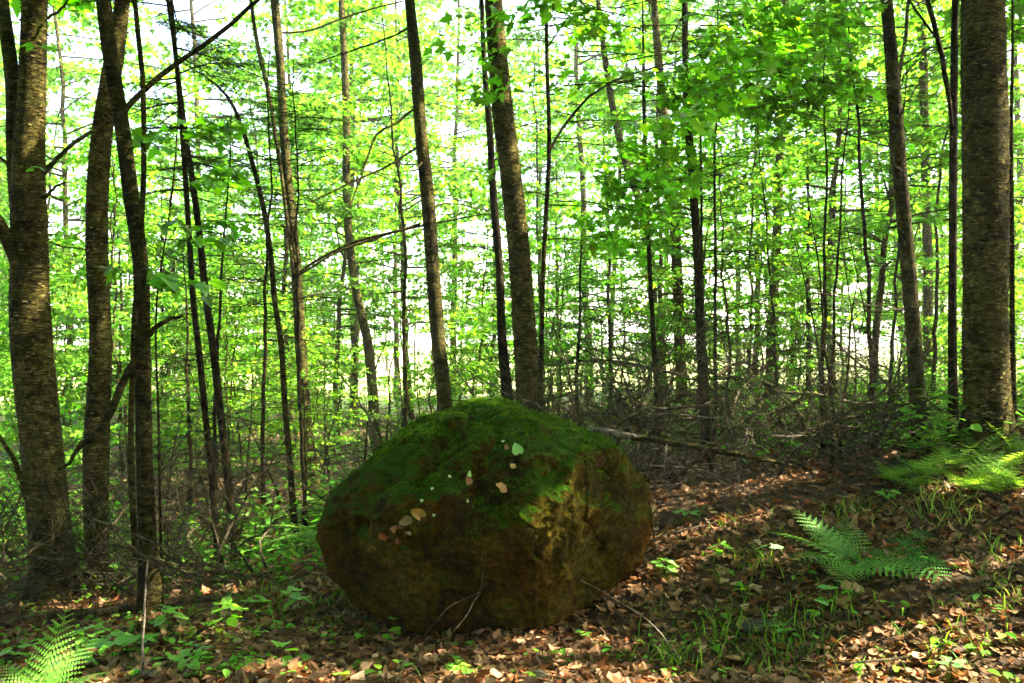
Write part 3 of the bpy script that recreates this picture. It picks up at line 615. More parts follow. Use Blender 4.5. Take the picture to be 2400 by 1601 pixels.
make_tree('birch_tree', 'far birch with mottled bark behind the very thin dark stem', 12, [(1540, 100, 20), (1555, 265, 23), (1565, 408, 25), (1581, 536, 26), (1588, 663, 27), (1593, 796, 28), (1598, 930, 30)], M_BIRCH, 10, tall(6, 10, 16, 2.2), deads=4, sides=12)
make_tree('spruce_tree', 'dark spruce trunk with many bare side twigs right of the brush pile centre', 8.3, [(1605, 0, 15), (1610, 255, 19), (1618, 357, 20), (1626, 459, 21), (1636, 612, 23), (1643, 796, 25), (1652, 960, 28)], M_CONI, 7.5,
          dict(kind='needle', z0=4.8, z1=7.5, nb=16, L=1.1, up=(-.15, .1)), deads=46, conif=True, dead_L=(.5, 1.3), dead_z=(.4, 3.6), sides=10)
make_tree('hardwood_sapling', 'hair-thin sapling stem beside the twiggy dark spruce trunk', 7.5, [(1642, 150, 4), (1642, 300, 5), (1644, 459, 6), (1645, 612, 6), (1650, 800, 7), (1662, 990, 8)], M_BARK, 0, deads=4, sides=6, dead_L=(.2, .6))
make_tree('maple_tree', 'pale green-lit far maple trunk in the right middle distance', 13.5, [(1842, 0, 18), (1840, 102, 19), (1832, 280, 21), (1824, 459, 22), (1819, 587, 23), (1809, 765, 25), (1806, 900, 27)], M_GREY, 12, tall(6.5, 12, 18, 2.4), deads=3, sides=12,
          limbs=[[(1838, 260, 10, 0), (1860, 225, 8, .1), (1892, 195, 6, .1), (1930, 150, 4, .2)]])
make_tree('maple_tree', 'smooth leaning trunk left of the huge right-hand birch', 6.6, [(2078, 0, 28), (2090, 153, 31), (2102, 306, 33), (2114, 459, 34), (2128, 612, 36), (2143, 796, 36), (2154, 953, 37), (2175, 1060, 44)], M_GREY, 11, tall(4.8, 11, 26, 2.5), deads=16, dead_L=(.4, 1.1), dead_z=(.4, 3.4), sides=18, flake=60)
make_tree('spruce_tree', 'narrow spruce between the leaning trunk and the huge right-hand birch', 6.4, [(2239, 0, 17), (2235, 306, 19), (2234, 459, 19), (2233, 612, 19), (2232, 796, 20), (2235, 940, 22), (2238, 1025, 24)], M_CONI, 8,
          dict(kind='needle', z0=4.4, z1=8, nb=16, L=1.0, up=(-.15, .1)), deads=30, conif=True, dead_L=(.3, .9), dead_z=(.3, 3.2), sides=10,
          limbs=[[(2230, 300, 9, -.03), (2222, 230, 11, -.04), (2210, 153, 12, -.05), (2194, 77, 12, -.05), (2177, 0, 11, -.05), (2160, -120, 8, -.05)], [(2196, 90, 6, -.05), (2170, 55, 6, -.05), (2126, 0, 5, -.1), (2080, -50, 3, -.1)]])
make_tree('birch_tree', 'huge straight birch trunk with rough shaggy bark near the right edge', 5.7, [(2303, 0, 100), (2305, 153, 104), (2309, 306, 107), (2309, 459, 107), (2310, 612, 107), (2310, 796, 107), (2315, 940, 102), (2318, 1020, 108)], M_BIRCH, 13, tall(4.4, 13, 40, 3.2), sides=32, flake=4200, rough=.09, deads=2)
make_tree('hardwood_sapling', 'dark thin stem hugging the right side of the huge birch', 5.9, [(2370, 300, 10), (2372, 600, 12), (2373, 800, 13), (2376, 1000, 15)], M_BARK, 4.5, deads=5, sides=7, dead_L=(.3, .7))
make_tree('maple_tree', 'far grey trunk seen between the leaning trunk and narrow spruce', 14, [(2160, 0, 20), (2168, 357, 21), (2174, 600, 22), (2176, 800, 24), (2178, 930, 26)], M_GREY, 12, tall(7, 12, 18, 2.4), sides=10, deads=4)
make_tree('maple_tree', 'mottled far trunk seen left of the smooth boulder-side trunk', 13, [(800, 0, 16), (808, 160, 18), (812, 300, 19), (812, 450, 20), (822, 600, 21), (838, 700, 22), (862, 800, 24), (872, 900, 26)], M_GREY, 11, tall(7, 11, 14, 2), sides=10, deads=6)

# whippy bare saplings standing in the thickets
for k in range(30):
    if k < 14: x0 = random.uniform(370, 790); lb, gr = 'whippy bare sapling in the thicket left of the boulder', 'whippy saplings left of the boulder'; y0 = random.uniform(1090, 1300)
    elif k < 20: x0 = random.uniform(850, 1010); lb, gr = 'whippy bare sapling behind the left shoulder of the boulder', 'whippy saplings behind the boulder'; y0 = random.uniform(960, 1000)
    else: x0 = random.uniform(1330, 2080); lb, gr = 'whippy bare sapling rising out of the brush pile', 'whippy saplings in the brush pile'; y0 = random.uniform(1000, 1090)
    Yk = gpix(x0, y0)[1]; Yk = min(max(Yk, 5.8), 11); ht = random.uniform(250, 620) * 7 / Yk; dx = random.uniform(-120, 70); wd = random.uniform(5, 10) * 7 / Yk
    make_tree('bare_sapling', lb, Yk, [(x0 + dx, y0 - ht, wd * .3), (x0 + dx * .55, y0 - ht * .75, wd * .5), (x0 + dx * .2 + random.uniform(-8, 8), y0 - ht * .45, wd * .7), (x0 + random.uniform(-8, 8), y0 - ht * .2, wd * .9), (x0, y0, wd)], M_BARK, 0, deads=random.randint(2, 6), dead_z=(.3, max(.5, ht / FPX * Yk)), dead_L=(.25, .7), sides=6, group=gr)
# nearer broad maple leaves: large single leaves on the forked sapling and on the little sapling at left
MAPLE_ME = []
for k in range(4):
    V, F = MAPLE; V = V.copy(); V[:, 2] += .10 * np.sin(V[:, 0] * 5 + k) * (V[:, 1]) + random.uniform(-.1, .1) * V[:, 0]
    m_ = MB(); m_.add(V, F); me_ = m_.mesh('leaf'); me_.materials.append(M_LEAFO); MAPLE_ME.append(me_)
OVATE_ME = []
for k in range(4):
    V, F = OVATE; V = V.copy(); V[:, 2] += .08 * np.sin(V[:, 1] * 6 + k)
    m_ = MB(); m_.add(V, F); me_ = m_.mesh('leaf'); me_.materials.append(M_LEAFO); OVATE_ME.append(me_)
def leaf_objs(parent, base, P, M, S, C, meshes, name='leaf'):
    for p, m, s, c in zip(P, M, S, C):
        o = bpy.data.objects.new(name, random.choice(meshes)); col.objects.link(o); o.parent = parent
        mt = Matrix(m.tolist()).to_4x4(); mt = Matrix.Translation(tuple(p - base)) @ mt @ Matrix.Scale(s, 4); o.matrix_local = mt; o.color = (*c, 1)
tm = MB(); br = []
for (x, y, dx, L, dy) in [(1300, 330, 1, .9, -.2), (1330, 285, 1, 1.0, -.6), (1412, 204, 1, 1.2, -.5), (1450, 190, 1, 1.2, .5), (1514, 163, 1, 1.1, -.3), (1560, 150, 1, 1.0, .4), (1640, 130, 1, .9, -.2), (1500, 60, 1, 1.2, -.4), (1380, 60, 1, 1.2, -.1),
                          (1290, 420, 1, .7, -.4), (1284, 480, 1, .7, .2), (1300, 100, -1, .8, -.4), (1420, 140, 1, 1.0, -.8), (1640, 60, 1, 1.1, .0), (1700, 170, 1, .8, -.4), (1560, 20, 1, 1.3, .2), (1700, 10, 1, 1.1, -.3), (1284, 560, 1, .6, -.3), (1280, 400, -1, .4, -.2), (1760, 120, 1, .7, .3), (1320, 200, 1, 1.0, -.5), (1350, 120, 1, 1.1, .3), (1480, 240, 1, .8, -.5), (1560, 230, 1, .9, .1), (1660, 230, 1, .8, -.2), (1600, 100, 1, 1.0, -.6), (1780, 60, 1, .9, -.2), (1820, 180, 1, .6, .1), (1300, 260, 1, .9, .4), (1300, 470, 1, .9, -.1), (1700, 90, 1, 1.0, .4), (1850, 20, 1, .8, 0), (1440, 20, 1, 1.2, -.6), (1260, 60, 1, .9, -.3)] + [(random.uniform(1250, 1850), random.uniform(-30, 270), random.choice((1, 1, -1)), random.uniform(.6, 1.2), random.uniform(-.8, .8)) for _ in range(26)] + [(random.uniform(1260, 1480), random.uniform(280, 560), 1, random.uniform(.4, .8), random.uniform(-.8, .8)) for _ in range(9)]:
    br.append((at(x, y, 7.1 + random.uniform(-.6, .7)), (dx, dy, random.uniform(-.12, .12)), L, .006))
P, M, S, C = leafy(br, None, 44, .082, .34, .42, base=(.055, .135, .016), yellow=.04, tube_mb=tm)
obj('limbs', tm, M_BARK, e13, base13)['kind'] = 'stuff'
k = np.argsort(P[:, 1]); k1 = k[:300]; k2 = k[300:]
leaf_objs(e13, base13, P[k1], M[k1], S[k1], C[k1], MAPLE_ME)
lm = MB(); scatter(lm, MAPLE, P[k2], M[k2], S[k2], C[k2]); obj('foliage', lm, M_LEAF, e13, base13, smooth=False)['kind'] = 'stuff'

sb = gpix(372, 1330); sb = np.array([at(380, 800, 5.1)[0], 5.1, gz(at(380, 800, 5.1)[0], 5.1)])
se = empty('maple_sapling', sb, 'little maple sapling with big dark leaves beside the slanting trunk at left', 'sapling')
tm = MB(); sp_ = smooth_path([sb - (0, 0, .05), at(372, 1000, 5.1), at(368, 700, 5.1), at(400, 480, 5.05), at(420, 250, 5.0)], 30); tm.tube(sp_, np.linspace(.011, .003, 30), 6); obj('stem', tm, M_BARK, se, sb)
tm = MB(); br = [(at(x, y, 5.05), (dx, dy, .02), L, .004) for x, y, dx, dy, L in [(410, 300, 1, -.3, .22), (415, 330, .6, -.8, .2), (405, 420, 1, -.2, .3), (400, 350, -.3, -.5, .18), (385, 520, 1, -.7, .22), (375, 640, -.2, -.9, .2), (372, 660, .9, -.5, .25), (378, 560, .6, .2, .25), (410, 380, 1, .4, .25), (425, 300, .8, 0, .2)]]
P, M, S, C = leafy(br, None, 26, .085, .16, .4, base=(.04, .12, .014), yellow=0, tube_mb=tm, cull=False)
obj('twigs', tm, M_BARK, se, sb)['kind'] = 'stuff'; leaf_objs(se, sb, P, M, S, C, MAPLE_ME)

# ------------------------------------------------------------------ the wood behind: stock trees, each copy a tree of its own
def stock_tree(kind, h, z0, nb, L, per, size, r, wob=.12, base=(.055, .12, .022), yellow=.07, deads=0, bark=None):
    n = 26; z = np.linspace(-.15, h, n); x = np.cumsum(rng.normal(size=n)) * wob * .12; y = np.cumsum(rng.normal(size=n)) * wob * .12; x -= x[0]; y -= y[0]
    path = np.stack([x, y, z], -1); rad = r * (1 - .8 * np.clip(z, 0, h) / h)
    mb, V = trunk_mesh(path, rad, 9, .08, random.randrange(99)); tr = mb.mesh('trunk'); tr.materials.append(bark or M_GREY); tr.polygons.foreach_set('use_smooth', np.ones(len(tr.polygons), bool))
    br = tree_branches(path, rad, z0, h * .98, nb, L, (-.05, .45) if kind != 'needle' else (-.2, .1), 'round' if kind != 'needle' else 'cone'); tm = MB(); lm = MB()
    global FP, FR; kp = (FP, FR); FP = np.zeros((0, 3)); FR = np.zeros(0); vk = globals()['view_keep']; globals()['view_keep'] = lambda P, lo=0: np.ones(len(P), bool)
    if kind == 'needle': P, M, S, C = needles(br, tm, per, size); scatter(lm, NEEDLE, P, M, S, C)
    else: P, M, S, C = leafy(br, None, per, size, .30, .46, base, yellow, tm); scatter(lm, MAPLE_Q if kind == 'maple' else OVATE_Q, P, M, S, C)
    FP, FR = kp; globals()['view_keep'] = vk
    for k in range(deads): 
        zz = random.uniform(.3, z0 + .5); a = random.uniform(0, 6.28); dead_branch(tm, np.array([np.interp(zz, z, x), np.interp(zz, z, y), zz]), (math.sin(a), math.cos(a), random.uniform(-.1, .2)), random.uniform(.4, 1.1), .006, 6, 1, .15)
    li = tm.mesh('limbs'); li.materials.append(bark or M_BARK); cr = lm.mesh('crown'); cr.materials.append(M_NEEDLE if kind == 'needle' else M_LEAF)
    return tr, li, cr
ST = {'low': [stock_tree('maple', random.uniform(3.6, 5.2), .5, 36, 1.5, 44, .08, .026, .25) for _ in range(3)] + [stock_tree('ovate', random.uniform(3, 4.5), .5, 30, 1.3, 46, .07, .024, .25, (.06, .12, .02), .12) for _ in range(2)],
      'mid': [stock_tree('maple', random.uniform(7, 9), 1.8, 44, 2.0, 38, .088, .05, .2) for _ in range(3)] + [stock_tree('ovate', 8.5, 2.0, 44, 1.9, 42, .083, .06, .2, (.06, .125, .018), .2)],
      'high': [stock_tree('maple', random.uniform(13, 15), 6.5, 46, 2.8, 36, .115, .10, .2) for _ in range(3)],
      'fir': [stock_tree('needle', random.uniform(3.5, 6), .5, 46, 1.25, 330, .034, .04, .1, bark=M_CONI, deads=10) for _ in range(3)],
      'bare': [stock_tree('ovate', random.uniform(9, 11), 6.2, 14, 1.5, 30, .1, .055, .25, deads=16, bark=M_BARK) for _ in range(3)],
      'snag': [stock_tree('needle', random.uniform(5, 7), 4.3, 12, .9, 260, .034, .026, .1, bark=M_CONI, deads=60) for _ in range(3)]}
NAME = {'low': 'maple_sapling', 'mid': 'young_maple', 'high': 'canopy_tree', 'fir': 'fir_sapling', 'bare': 'slender_tree', 'snag': 'dead_fir'}
def place(kind, x, y, label, group, s=1.0):
    tr, li, cr = random.choice(ST[kind]); z = gz(x, y)
    e = empty(NAME[kind], (x, y, z), label, 'tree', group); e.rotation_euler = (random.uniform(-.04, .04), random.uniform(-.09, .03), random.uniform(0, 6.28)); e.scale = (s, s, s * random.uniform(.9, 1.1))
    for nm, me in (('trunk', tr), ('limbs', li), ('crown', cr)):
        o = bpy.data.objects.new(nm, me); col.objects.link(o); o.parent = e
        if nm != 'trunk': o['kind'] = 'stuff'
ZONES = [(170, 'behind the double-stemmed birch at left'), (420, 'behind the slanting dark maple'), (640, 'behind the slim spruce stems left of the boulder'), (900, 'in the bright gap left of the boulder'), (1130, 'behind the left shoulder of the boulder'),
         (1420, 'behind the tall birch and the boulder top'), (1700, 'beyond the middle of the brush pile'), (2000, 'beyond the right end of the brush pile'), (2220, 'beyond the leaning right-hand trunk'), (9999, 'beyond the huge right-hand birch')]
def zone(px, Y): return next(n for m, n in ZONES if px < m), ('near' if Y < 12 else ('farther' if Y < 20 else 'farthest'))
LBL = {'low': '%s low leafy maple sapling %s', 'mid': '%s young back-lit maple %s', 'high': '%s tall full-crowned tree %s', 'fir': '%s small feathery dark fir %s', 'bare': '%s slender bare stem %s', 'snag': '%s thin dead fir with bare twigs %s'}
used = []
def put(kind, px, Y, s=1.0, gap=.8):
    x = (px - 1200) / FPX * Y
    if any((x - a) ** 2 + (Y - b) ** 2 < gap ** 2 for a, b in used): return
    used.append((x, Y)); zn = zone(px, Y); place(kind, x, Y, LBL[kind] % (zn[1], zn[0]), zn[1] + ' ' + NAME[kind].replace('_', ' ') + 's ' + zn[0], s)
def sector(px):                                    # how thick the leaves stand along each sight line
    if 560 < px < 1130: return .34
    if 1850 < px < 2050: return .6
    return 1.0
for k in range(46):
    px = random.uniform(-150, 2550); Y = random.uniform(9, 20)
    if random.random() < sector(px) * (.5 if 560 < px < 1130 else 1): put('low', px, Y, random.uniform(.7, 1.15))
for k in range(50):
    px = random.uniform(-150, 2550); Y = random.uniform(11, 28)
    if random.random() < sector(px): put('mid', px, Y, random.uniform(.85, 1.2), 1.2)
for k in range(16):
    px = random.uniform(-250, 2650); Y = random.uniform(18, 42)
    if random.random() < sector(px) + .2: put('high', px, Y, random.uniform(.8, 1.2), 1.6)
for px_, Y_, s_ in ((650, 24, 1.3), (150, 17, 1.5), (1480, 18, 1.4), (1780, 19, 1.5), (1950, 16, 1.5), (2120, 21, 1.6), (2350, 18, 1.5), (1850, 26, 1.7)): put('mid', px_, Y_, s_, .5)
for px_, Y_ in ((700, 26), (830, 21), (930, 29), (1060, 24), (1380, 22), (2050, 27), (480, 23)): put('high', px_, Y_, 1.1, .5)
for k in range(12):
    put('low', random.uniform(-50, 760), random.uniform(8.5, 13), random.uniform(.5, .8), .7)
for k in range(16):
    put('low', random.uniform(560, 1500), random.uniform(15, 25), random.uniform(.7, 1.0), .6)
for k in range(46):
    px = random.uniform(-200, 2600); put('low', px, random.uniform(16, 34), random.uniform(.9, 1.4), 1.0)
for k in range(9):
    px = random.uniform(-300, 2700); put('high', px, random.uniform(45, 75), random.uniform(1.0, 1.4), 2.5)
for k in range(24):
    px = random.choice((random.uniform(330, 720), random.uniform(1640, 2000), random.uniform(-50, 2450))); put('fir', px, random.uniform(8.5, 16), random.uniform(.6, 1.2))
for k in range(30):
    px = random.uniform(-50, 2450); put('bare', px, random.uniform(9, 38), random.uniform(.5, .9), .5)
for k in range(14):
    px = random.choice((random.uniform(330, 740), random.uniform(1650, 2150))); put('snag', px, random.uniform(7.4, 11), random.uniform(.7, 1.1), .5)
# unseen trees added beside and behind the viewpoint to shade the foreground
for k, (x, y) in enumerate([(6.5, 4.5), (7.5, 8.2), (9.5, 6), (11, 9.5), (10, 2.5), (5.2, 1.2), (7.6, -1), (3.2, -1.6), (-2.4, -1.8), (-4.6, 1.5), (-6.5, 4.6), (-7.5, 9), (0, -3.5), (-8, -1), (-10, 6), (1.6, 1.2), (5.5, 7.4), (4.9, 4.9), (4.2, -5), (-4, -5), (10.5, -2.5)]):
    n = 60; px = 1200 + x / max(y, .1) * FPX
    z = gz(x, y); W = np.array([(x, y, z - .15), (x - .1, y + .05, z + 4), (x + random.uniform(-.4, .3), y + random.uniform(-.3, .3), z + 9), (x + random.uniform(-.6, .5), y, z + 13)])
    path = smooth_path(W, n); rad = np.linspace(.14, .02, n); mb, V = trunk_mesh(path, rad, 12, .07, k)
    e = empty('canopy_tree', (x, y, z), 'unseen tall tree added beside the viewpoint to shade the foreground', 'tree', 'unseen shade trees added around the viewpoint'); obj('trunk', mb, M_BIRCH, e, (x, y, z))
    tm = MB(); lm = MB(); P, M, S, C = leafy(tree_branches(path, rad, z + 4.0, z + 12.6, 44, 3.5), None, 20, .192, .38, tube_mb=tm); scatter(lm, MAPLE_Q, P, M, S, C)
    obj('limbs', tm, M_BARK, e, (x, y, z))['kind'] = 'stuff'; obj('crown', lm, M_LEAF, e, (x, y, z), smooth=False)['kind'] = 'stuff'

for k in range(64):  # unseen ring of young trees added to cut light from sides and back
    a = R(random.uniform(78, 305)); d = random.uniform(3.8, 10); x, y = d * math.sin(a), d * math.cos(a)
    if x > 4 and y > .5 or abs(x) < .75 * y + 1.5: continue
    place(random.choice(('mid', 'mid', 'low')), x, y, 'unseen leafy young maple added beside the viewpoint to block side light', 'unseen light-blocking maples added around the viewpoint', random.uniform(.9, 1.2))
# ------------------------------------------------------------------ dead leaves on the ground
def curl_leaf(tpl, k1, k2):
    V, F = tpl; V = V.copy(); V[:, 1] -= .4; V[:, 2] = k1 * V[:, 0] ** 2 * 2 + k2 * V[:, 1] ** 2 + .06 * np.sin(V[:, 0] * 7 + k1 * 9) ; return V, F
CURL = [curl_leaf(random.choice((OVATE, MAPLE, OVATE, OVATE)), random.uniform(-.7, 1.1), random.uniform(-.6, .9)) for _ in range(10)]
CURL = [(V * np.array([random.uniform(.6, 1.15), 1, 1]) + np.c_[.06 * np.sin(V[:, 1] * 9 + q), np.zeros(len(V)), np.zeros(len(V))], F) for q, (V, F) in enumerate(CURL)]
CURLQ = [curl_leaf(random.choice((OVATE_Q, MAPLE_Q)), random.uniform(-.7, 1.1), random.uniform(-.6, .9)) for _ in range(6)]
BROWN = np.array([(.13, .08, .033), (.07, .043, .018), (.19, .12, .055), (.29, .20, .105), (.19, .075, .025), (.10, .072, .03), (.34, .26, .155), (.045, .03, .014)])
BP = np.array([.22, .2, .17, .09, .1, .12, .04, .06])
NOROCK = lambda x, y: ((x - BC[0]) / .66) ** 2 + ((y - BC[1] - .1) / .42) ** 2 > 1
def litter_pts(n, x0, x1, y0, y1):
    x = rng.uniform(x0, x1, n); y = rng.uniform(y0, y1, n); k = NOROCK(x, y) & (np.abs(x) < .70 * y + .5); x, y = x[k], y[k]
    return np.stack([x, y, ground(x, y)], -1)
def frames(n, tilt=.35): return rotm(rng.uniform(0, 6.28, n), rng.normal(size=n) * tilt, rng.normal(size=n) * tilt)
mb = MB()
P = np.vstack([litter_pts(24500, -3.6, 3.6, 3.1, 5.4), litter_pts(10500, -5.5, 5.5, 5.4, 8.5)]); P[:, 2] += rng.uniform(-.005, .028, len(P)); BROWN = BROWN * np.array([1.28, 1.10, 1.12]); cl = BROWN[rng.choice(8, len(P), p=BP)] * rng.uniform(.6, 1.25, (len(P), 1)); Ms = frames(len(P)); Ss = (.026 + .06 * rng.random(len(P)) ** 1.8) * (1 + .25 * (P[:, 1] > 5.4))
vis = np.argsort(np.hypot(P[:, 0], P[:, 1]) + np.where(np.abs(P[:, 0]) > .62 * P[:, 1], 50, 0) + np.where(P[:, 1] < 3.45, 50, 0) + rng.uniform(0, 2.0, len(P)))
single = vis[:300]; rest = vis[300:]; ch = rng.integers(0, 10, len(rest))
for q in range(10): s_ = rest[ch == q]; scatter(mb, CURL[q] if True else None, P[s_], Ms[s_], Ss[s_], cl[s_])
P2 = litter_pts(11000, -16, 14, 8, 24); P2[:, 2] += rng.uniform(0, .04, len(P2)); ch = rng.integers(0, 6, len(P2)); c2 = BROWN[rng.choice(8, len(P2), p=BP)] * rng.uniform(.7, 1.3, (len(P2), 1)); m2 = frames(len(P2)); s2 = rng.uniform(.06, .12, len(P2))
for q in range(6): s_ = ch == q; scatter(mb, CURLQ[q], P2[s_], m2[s_], s2[s_], c2[s_])
tag(obj('leaf_litter', mb, M_DEAD, smooth=False), 'carpet of brown dead leaves covering the forest floor', kind='stuff')
DL = []
for V, F in CURL:
    m_ = MB(); m_.add(V, F); me_ = m_.mesh('fallen_leaf'); me_.materials.append(M_DEADO); DL.append(me_)
TONE = [('russet', 4), ('pale tan', 6), ('dark brown', 1), ('mid brown', 0)]
def fallen(p, m, s, c, label, group, mesh=None):
    o = bpy.data.objects.new('fallen_leaf', mesh or random.choice(DL)); col.objects.link(o); o.matrix_world = Matrix.Translation(tuple(p)) @ Matrix(m.tolist()).to_4x4() @ Matrix.Scale(s, 4); o.color = (*c, 1)
    return tag(o, label, 'leaf', group)
for k in single:
    c = cl[k]; lum = c.sum(); t_ = 'russet' if c[0] > 2.4 * c[1] else ('pale tan' if lum > .42 else ('dark brown' if lum < .18 else 'mid brown'))
    fallen(P[k] + (0, 0, .012), Ms[k], Ss[k] * 1.15, c, 'curled %s dead leaf lying in the foreground litter' % t_, t_ + ' fallen leaves in the foreground')
# leaves lying on the boulder
def leaf_on(px, py, s, c, label, mesh, yaw, tilt=.2):
    p, n = on_boulder(px, py); z = Vector(n).normalized(); x = Vector((math.cos(yaw), 0, math.sin(yaw))); x = (x - z * x.dot(z)).normalized(); y = z.cross(x)
    m = np.array(Matrix((x, y, z)).transposed()); m = m @ np.array(Matrix.Rotation(tilt, 3, 'X'))
    o = bpy.data.objects.new('fallen_leaf', mesh); col.objects.link(o); o.matrix_world = Matrix.Translation(tuple(p)) @ Matrix(m.tolist()).to_4x4() @ Matrix.Scale(s, 4); o.color = (*c, 1); tag(o, label, 'leaf', 'leaves lying on the boulder')
CR = []
for q in range(5):
    V, F = curl_leaf(OVATE, 1.4, .7); V = V.copy(); V[:, 2] += .22 * np.sin(V[:, 0] * 8 + q) * np.cos(V[:, 1] * 7 + q * 2); m_ = MB(); m_.add(V, F); me_ = m_.mesh('fallen_leaf'); me_.materials.append(M_DEADO); CR.append(me_)
HEART = half_leaf([(.2, -.12), (.42, .0), (.5, .25), (.36, .6), (.14, .85)], .1, .05); m_ = MB(); m_.add(*HEART); hm = m_.mesh('fallen_leaf'); hm.materials.append(M_LEAFO)
leaf_on(1216, 1060, .066, (.12, .24, .10), 'flat green heart-shaped leaf lying on the boulder', hm, .4, 0)
leaf_on(1186, 1048, .04, (.24, .11, .04), 'tiny brown leaf beside the green heart-shaped leaf on the boulder', DL[0], .3)
leaf_on(1208, 1090, .04, (.4, .28, .1), 'small yellow leaf scrap below the green heart-shaped leaf', DL[3], 1.2)
leaf_on(1180, 1140, .085, (.36, .19, .07), 'folded tan leaf standing up at the middle of the boulder face', DL[5], 1.3, .8)
leaf_on(1098, 1122, .07, (.22, .1, .035), 'narrow curled brown leaf in the shallow groove of the boulder', OVATE_ME[1] if False else DL[2], 2.2, .5)
leaf_on(1106, 1108, .035, (.16, .26, .1), 'pale green leaf tip beside the narrow curled brown leaf', hm, 1.9, .4)
for k, (x, y, s, c, lb, yw) in enumerate([(900, 1255, .085, (.26, .11, .03), 'broad orange-brown dry leaf lowest in the clump on the boulder', .6), (925, 1235, .08, (.24, .14, .05), 'tan dry leaf in the middle of the clump on the boulder', 1.0),
        (950, 1220, .075, (.24, .2, .10), 'pale ragged dry leaf behind the clump on the boulder', 2.0), (975, 1205, .09, (.3, .19, .04), 'yellow-brown dry leaf topmost in the clump on the boulder', 1.4),
        (958, 1248, .055, (.24, .25, .13), 'pale greenish leaf at the right of the clump on the boulder', .1), (932, 1262, .05, (.22, .1, .03), 'small rusty leaf at the foot of the clump on the boulder', 2.6), (880, 1282, .04, (.26, .12, .04), 'tiny brown scrap left below the clump on the boulder', .2)]):
    leaf_on(x, y, s, c, lb, CR[k % 5], yw, random.uniform(.3, 1.0))
for x, y in [(1014, 1140), (988, 1170), (1056, 1116), (1015, 1210), (1096, 1172), (1180, 1027)]:
    leaf_on(x, y, .018, (.3, .34, .22), 'tiny pale leaf scrap caught on the boulder face', hm, random.uniform(0, 3))

# ------------------------------------------------------------------ brushwood
def brush(p, yaw, pitch, L, label, group, mat=None, thick=1.0):
    me_ = random.choice(DB if mat is None else DBP); o = bpy.data.objects.new('dead_branch', me_); col.objects.link(o)
    o.location = tuple(p); o.rotation_euler = (random.uniform(0, 6.28), -pitch, yaw); o.scale = (L, L * thick, L * thick); tag(o, label, 'branch', group)
DBP = []
for k in range(3):
    mb = MB(); dead_branch(mb, np.zeros(3), (1, 0, .05), 1.0, .007, twigs=6, depth=1, sag=random.uniform(-.3, .3), wob=.14); me = mb.mesh('branch'); me.materials.append(M_PALE); DBP.append(me)
for k in range(125):
    px = random.uniform(1330, 2180); Y = random.uniform(5.9, 7.3); x = (px - 1200) / FPX * Y; hgt = (1.0 - .65 * abs(px - 1640) / 600) * random.random() ** 1.3
    brush((x, Y, gz(x, Y) + hgt), random.uniform(0, 6.28), random.uniform(-.3, .75), random.uniform(.5, 1.5), 'bare dead branch tangled in the brush pile right of the boulder', 'brush pile right of the boulder')
for k in range(22):
    px = random.uniform(1480, 1900); Y = random.uniform(5.8, 6.4); x = (px - 1200) / FPX * Y
    brush((x, Y, gz(x, Y) + random.uniform(.05, .6)), random.uniform(0, 6.28), random.uniform(-.3, .4), random.uniform(.4, .9), 'bleached pale twig on the front of the brush pile', 'bleached twigs on the brush pile', 1)
for k in range(65):
    px = random.uniform(-80, 640); Y = random.uniform(4.7, 6.6); x = (px - 1200) / FPX * Y
    brush((x, Y, gz(x, Y) + .5 * random.random() ** 2), random.uniform(0, 6.28), random.uniform(-.15, .7), random.uniform(.4, 1.3), 'bare dead branch in the tangle below the left-hand trunks', 'brush below the left-hand trunks')
for k in range(36):
    px = random.uniform(880, 1560); Y = random.uniform(6.0, 9); x = (px - 1200) / FPX * Y
    brush((x, Y, gz(x, Y) + random.uniform(0, .3)), random.uniform(0, 6.28), random.uniform(.6, 1.35), random.uniform(.8, 1.9), 'bare upright dead branch standing behind the boulder', 'upright brush behind the boulder')
for k in range(42):
    px = random.uniform(300, 1000); Y = random.uniform(6.5, 12); x = (px - 1200) / FPX * Y
    brush((x, Y, gz(x, Y) + random.uniform(0, .2)), random.uniform(0, 6.28), random.uniform(.1, 1.3), random.uniform(.7, 1.8), 'thin dead branch on the floor of the wood left of the boulder', 'dead branches left of the boulder')
mb = MB()
for k in range(900):
    u = random.random()
    if u < .56: px = random.uniform(1300, 2130); Y = random.uniform(5.9, 7.4); hh = 1.2 * max(.3, 1 - abs(px - 1640) / 680)
    elif u < .88: px = random.uniform(-60, 560); Y = random.uniform(4.9, 7.2); hh = .5
    else: px = random.uniform(1250, 1560); Y = random.uniform(6.2, 8); hh = .9
    x = (px - 1200) / FPX * Y; a = random.uniform(0, 6.28)
    dead_branch(mb, np.array([x, Y, gz(x, Y) + hh * random.random() ** 1.2]), (math.cos(a), math.sin(a), random.uniform(-.3, 2.2)), random.uniform(.4, 1.3), random.uniform(.0025, .0062), 6, 1, .6, random.uniform(-.3, .3), .12)
tag(obj('brushwood', mb, M_TWIG), 'fine dead twigs matted together in the brush', kind='stuff')
def stick(name, pts, label, mat, wob=.004, cat='stick', n=22, sides=8):
    """pts: world points with radius"""
    P = smooth_path([p[:3] for p in pts], n); r = np.interp(np.linspace(0, 1, n), np.linspace(0, 1, len(pts)), [p[3] for p in pts]); P = P + np.cumsum(rng.normal(size=P.shape), 0) * wob
    P0 = P[0].copy(); m_ = MB(); m_.tube(P, r, sides); m_.add(P[[0, -1]], np.zeros((0, 3), int)); return tag(obj(name, m_, mat, None, P0, loc=tuple(P0)), label, cat)
def W4(px, py, Y, r): a = at(px, py, Y); return (a[0], a[1], a[2], r)
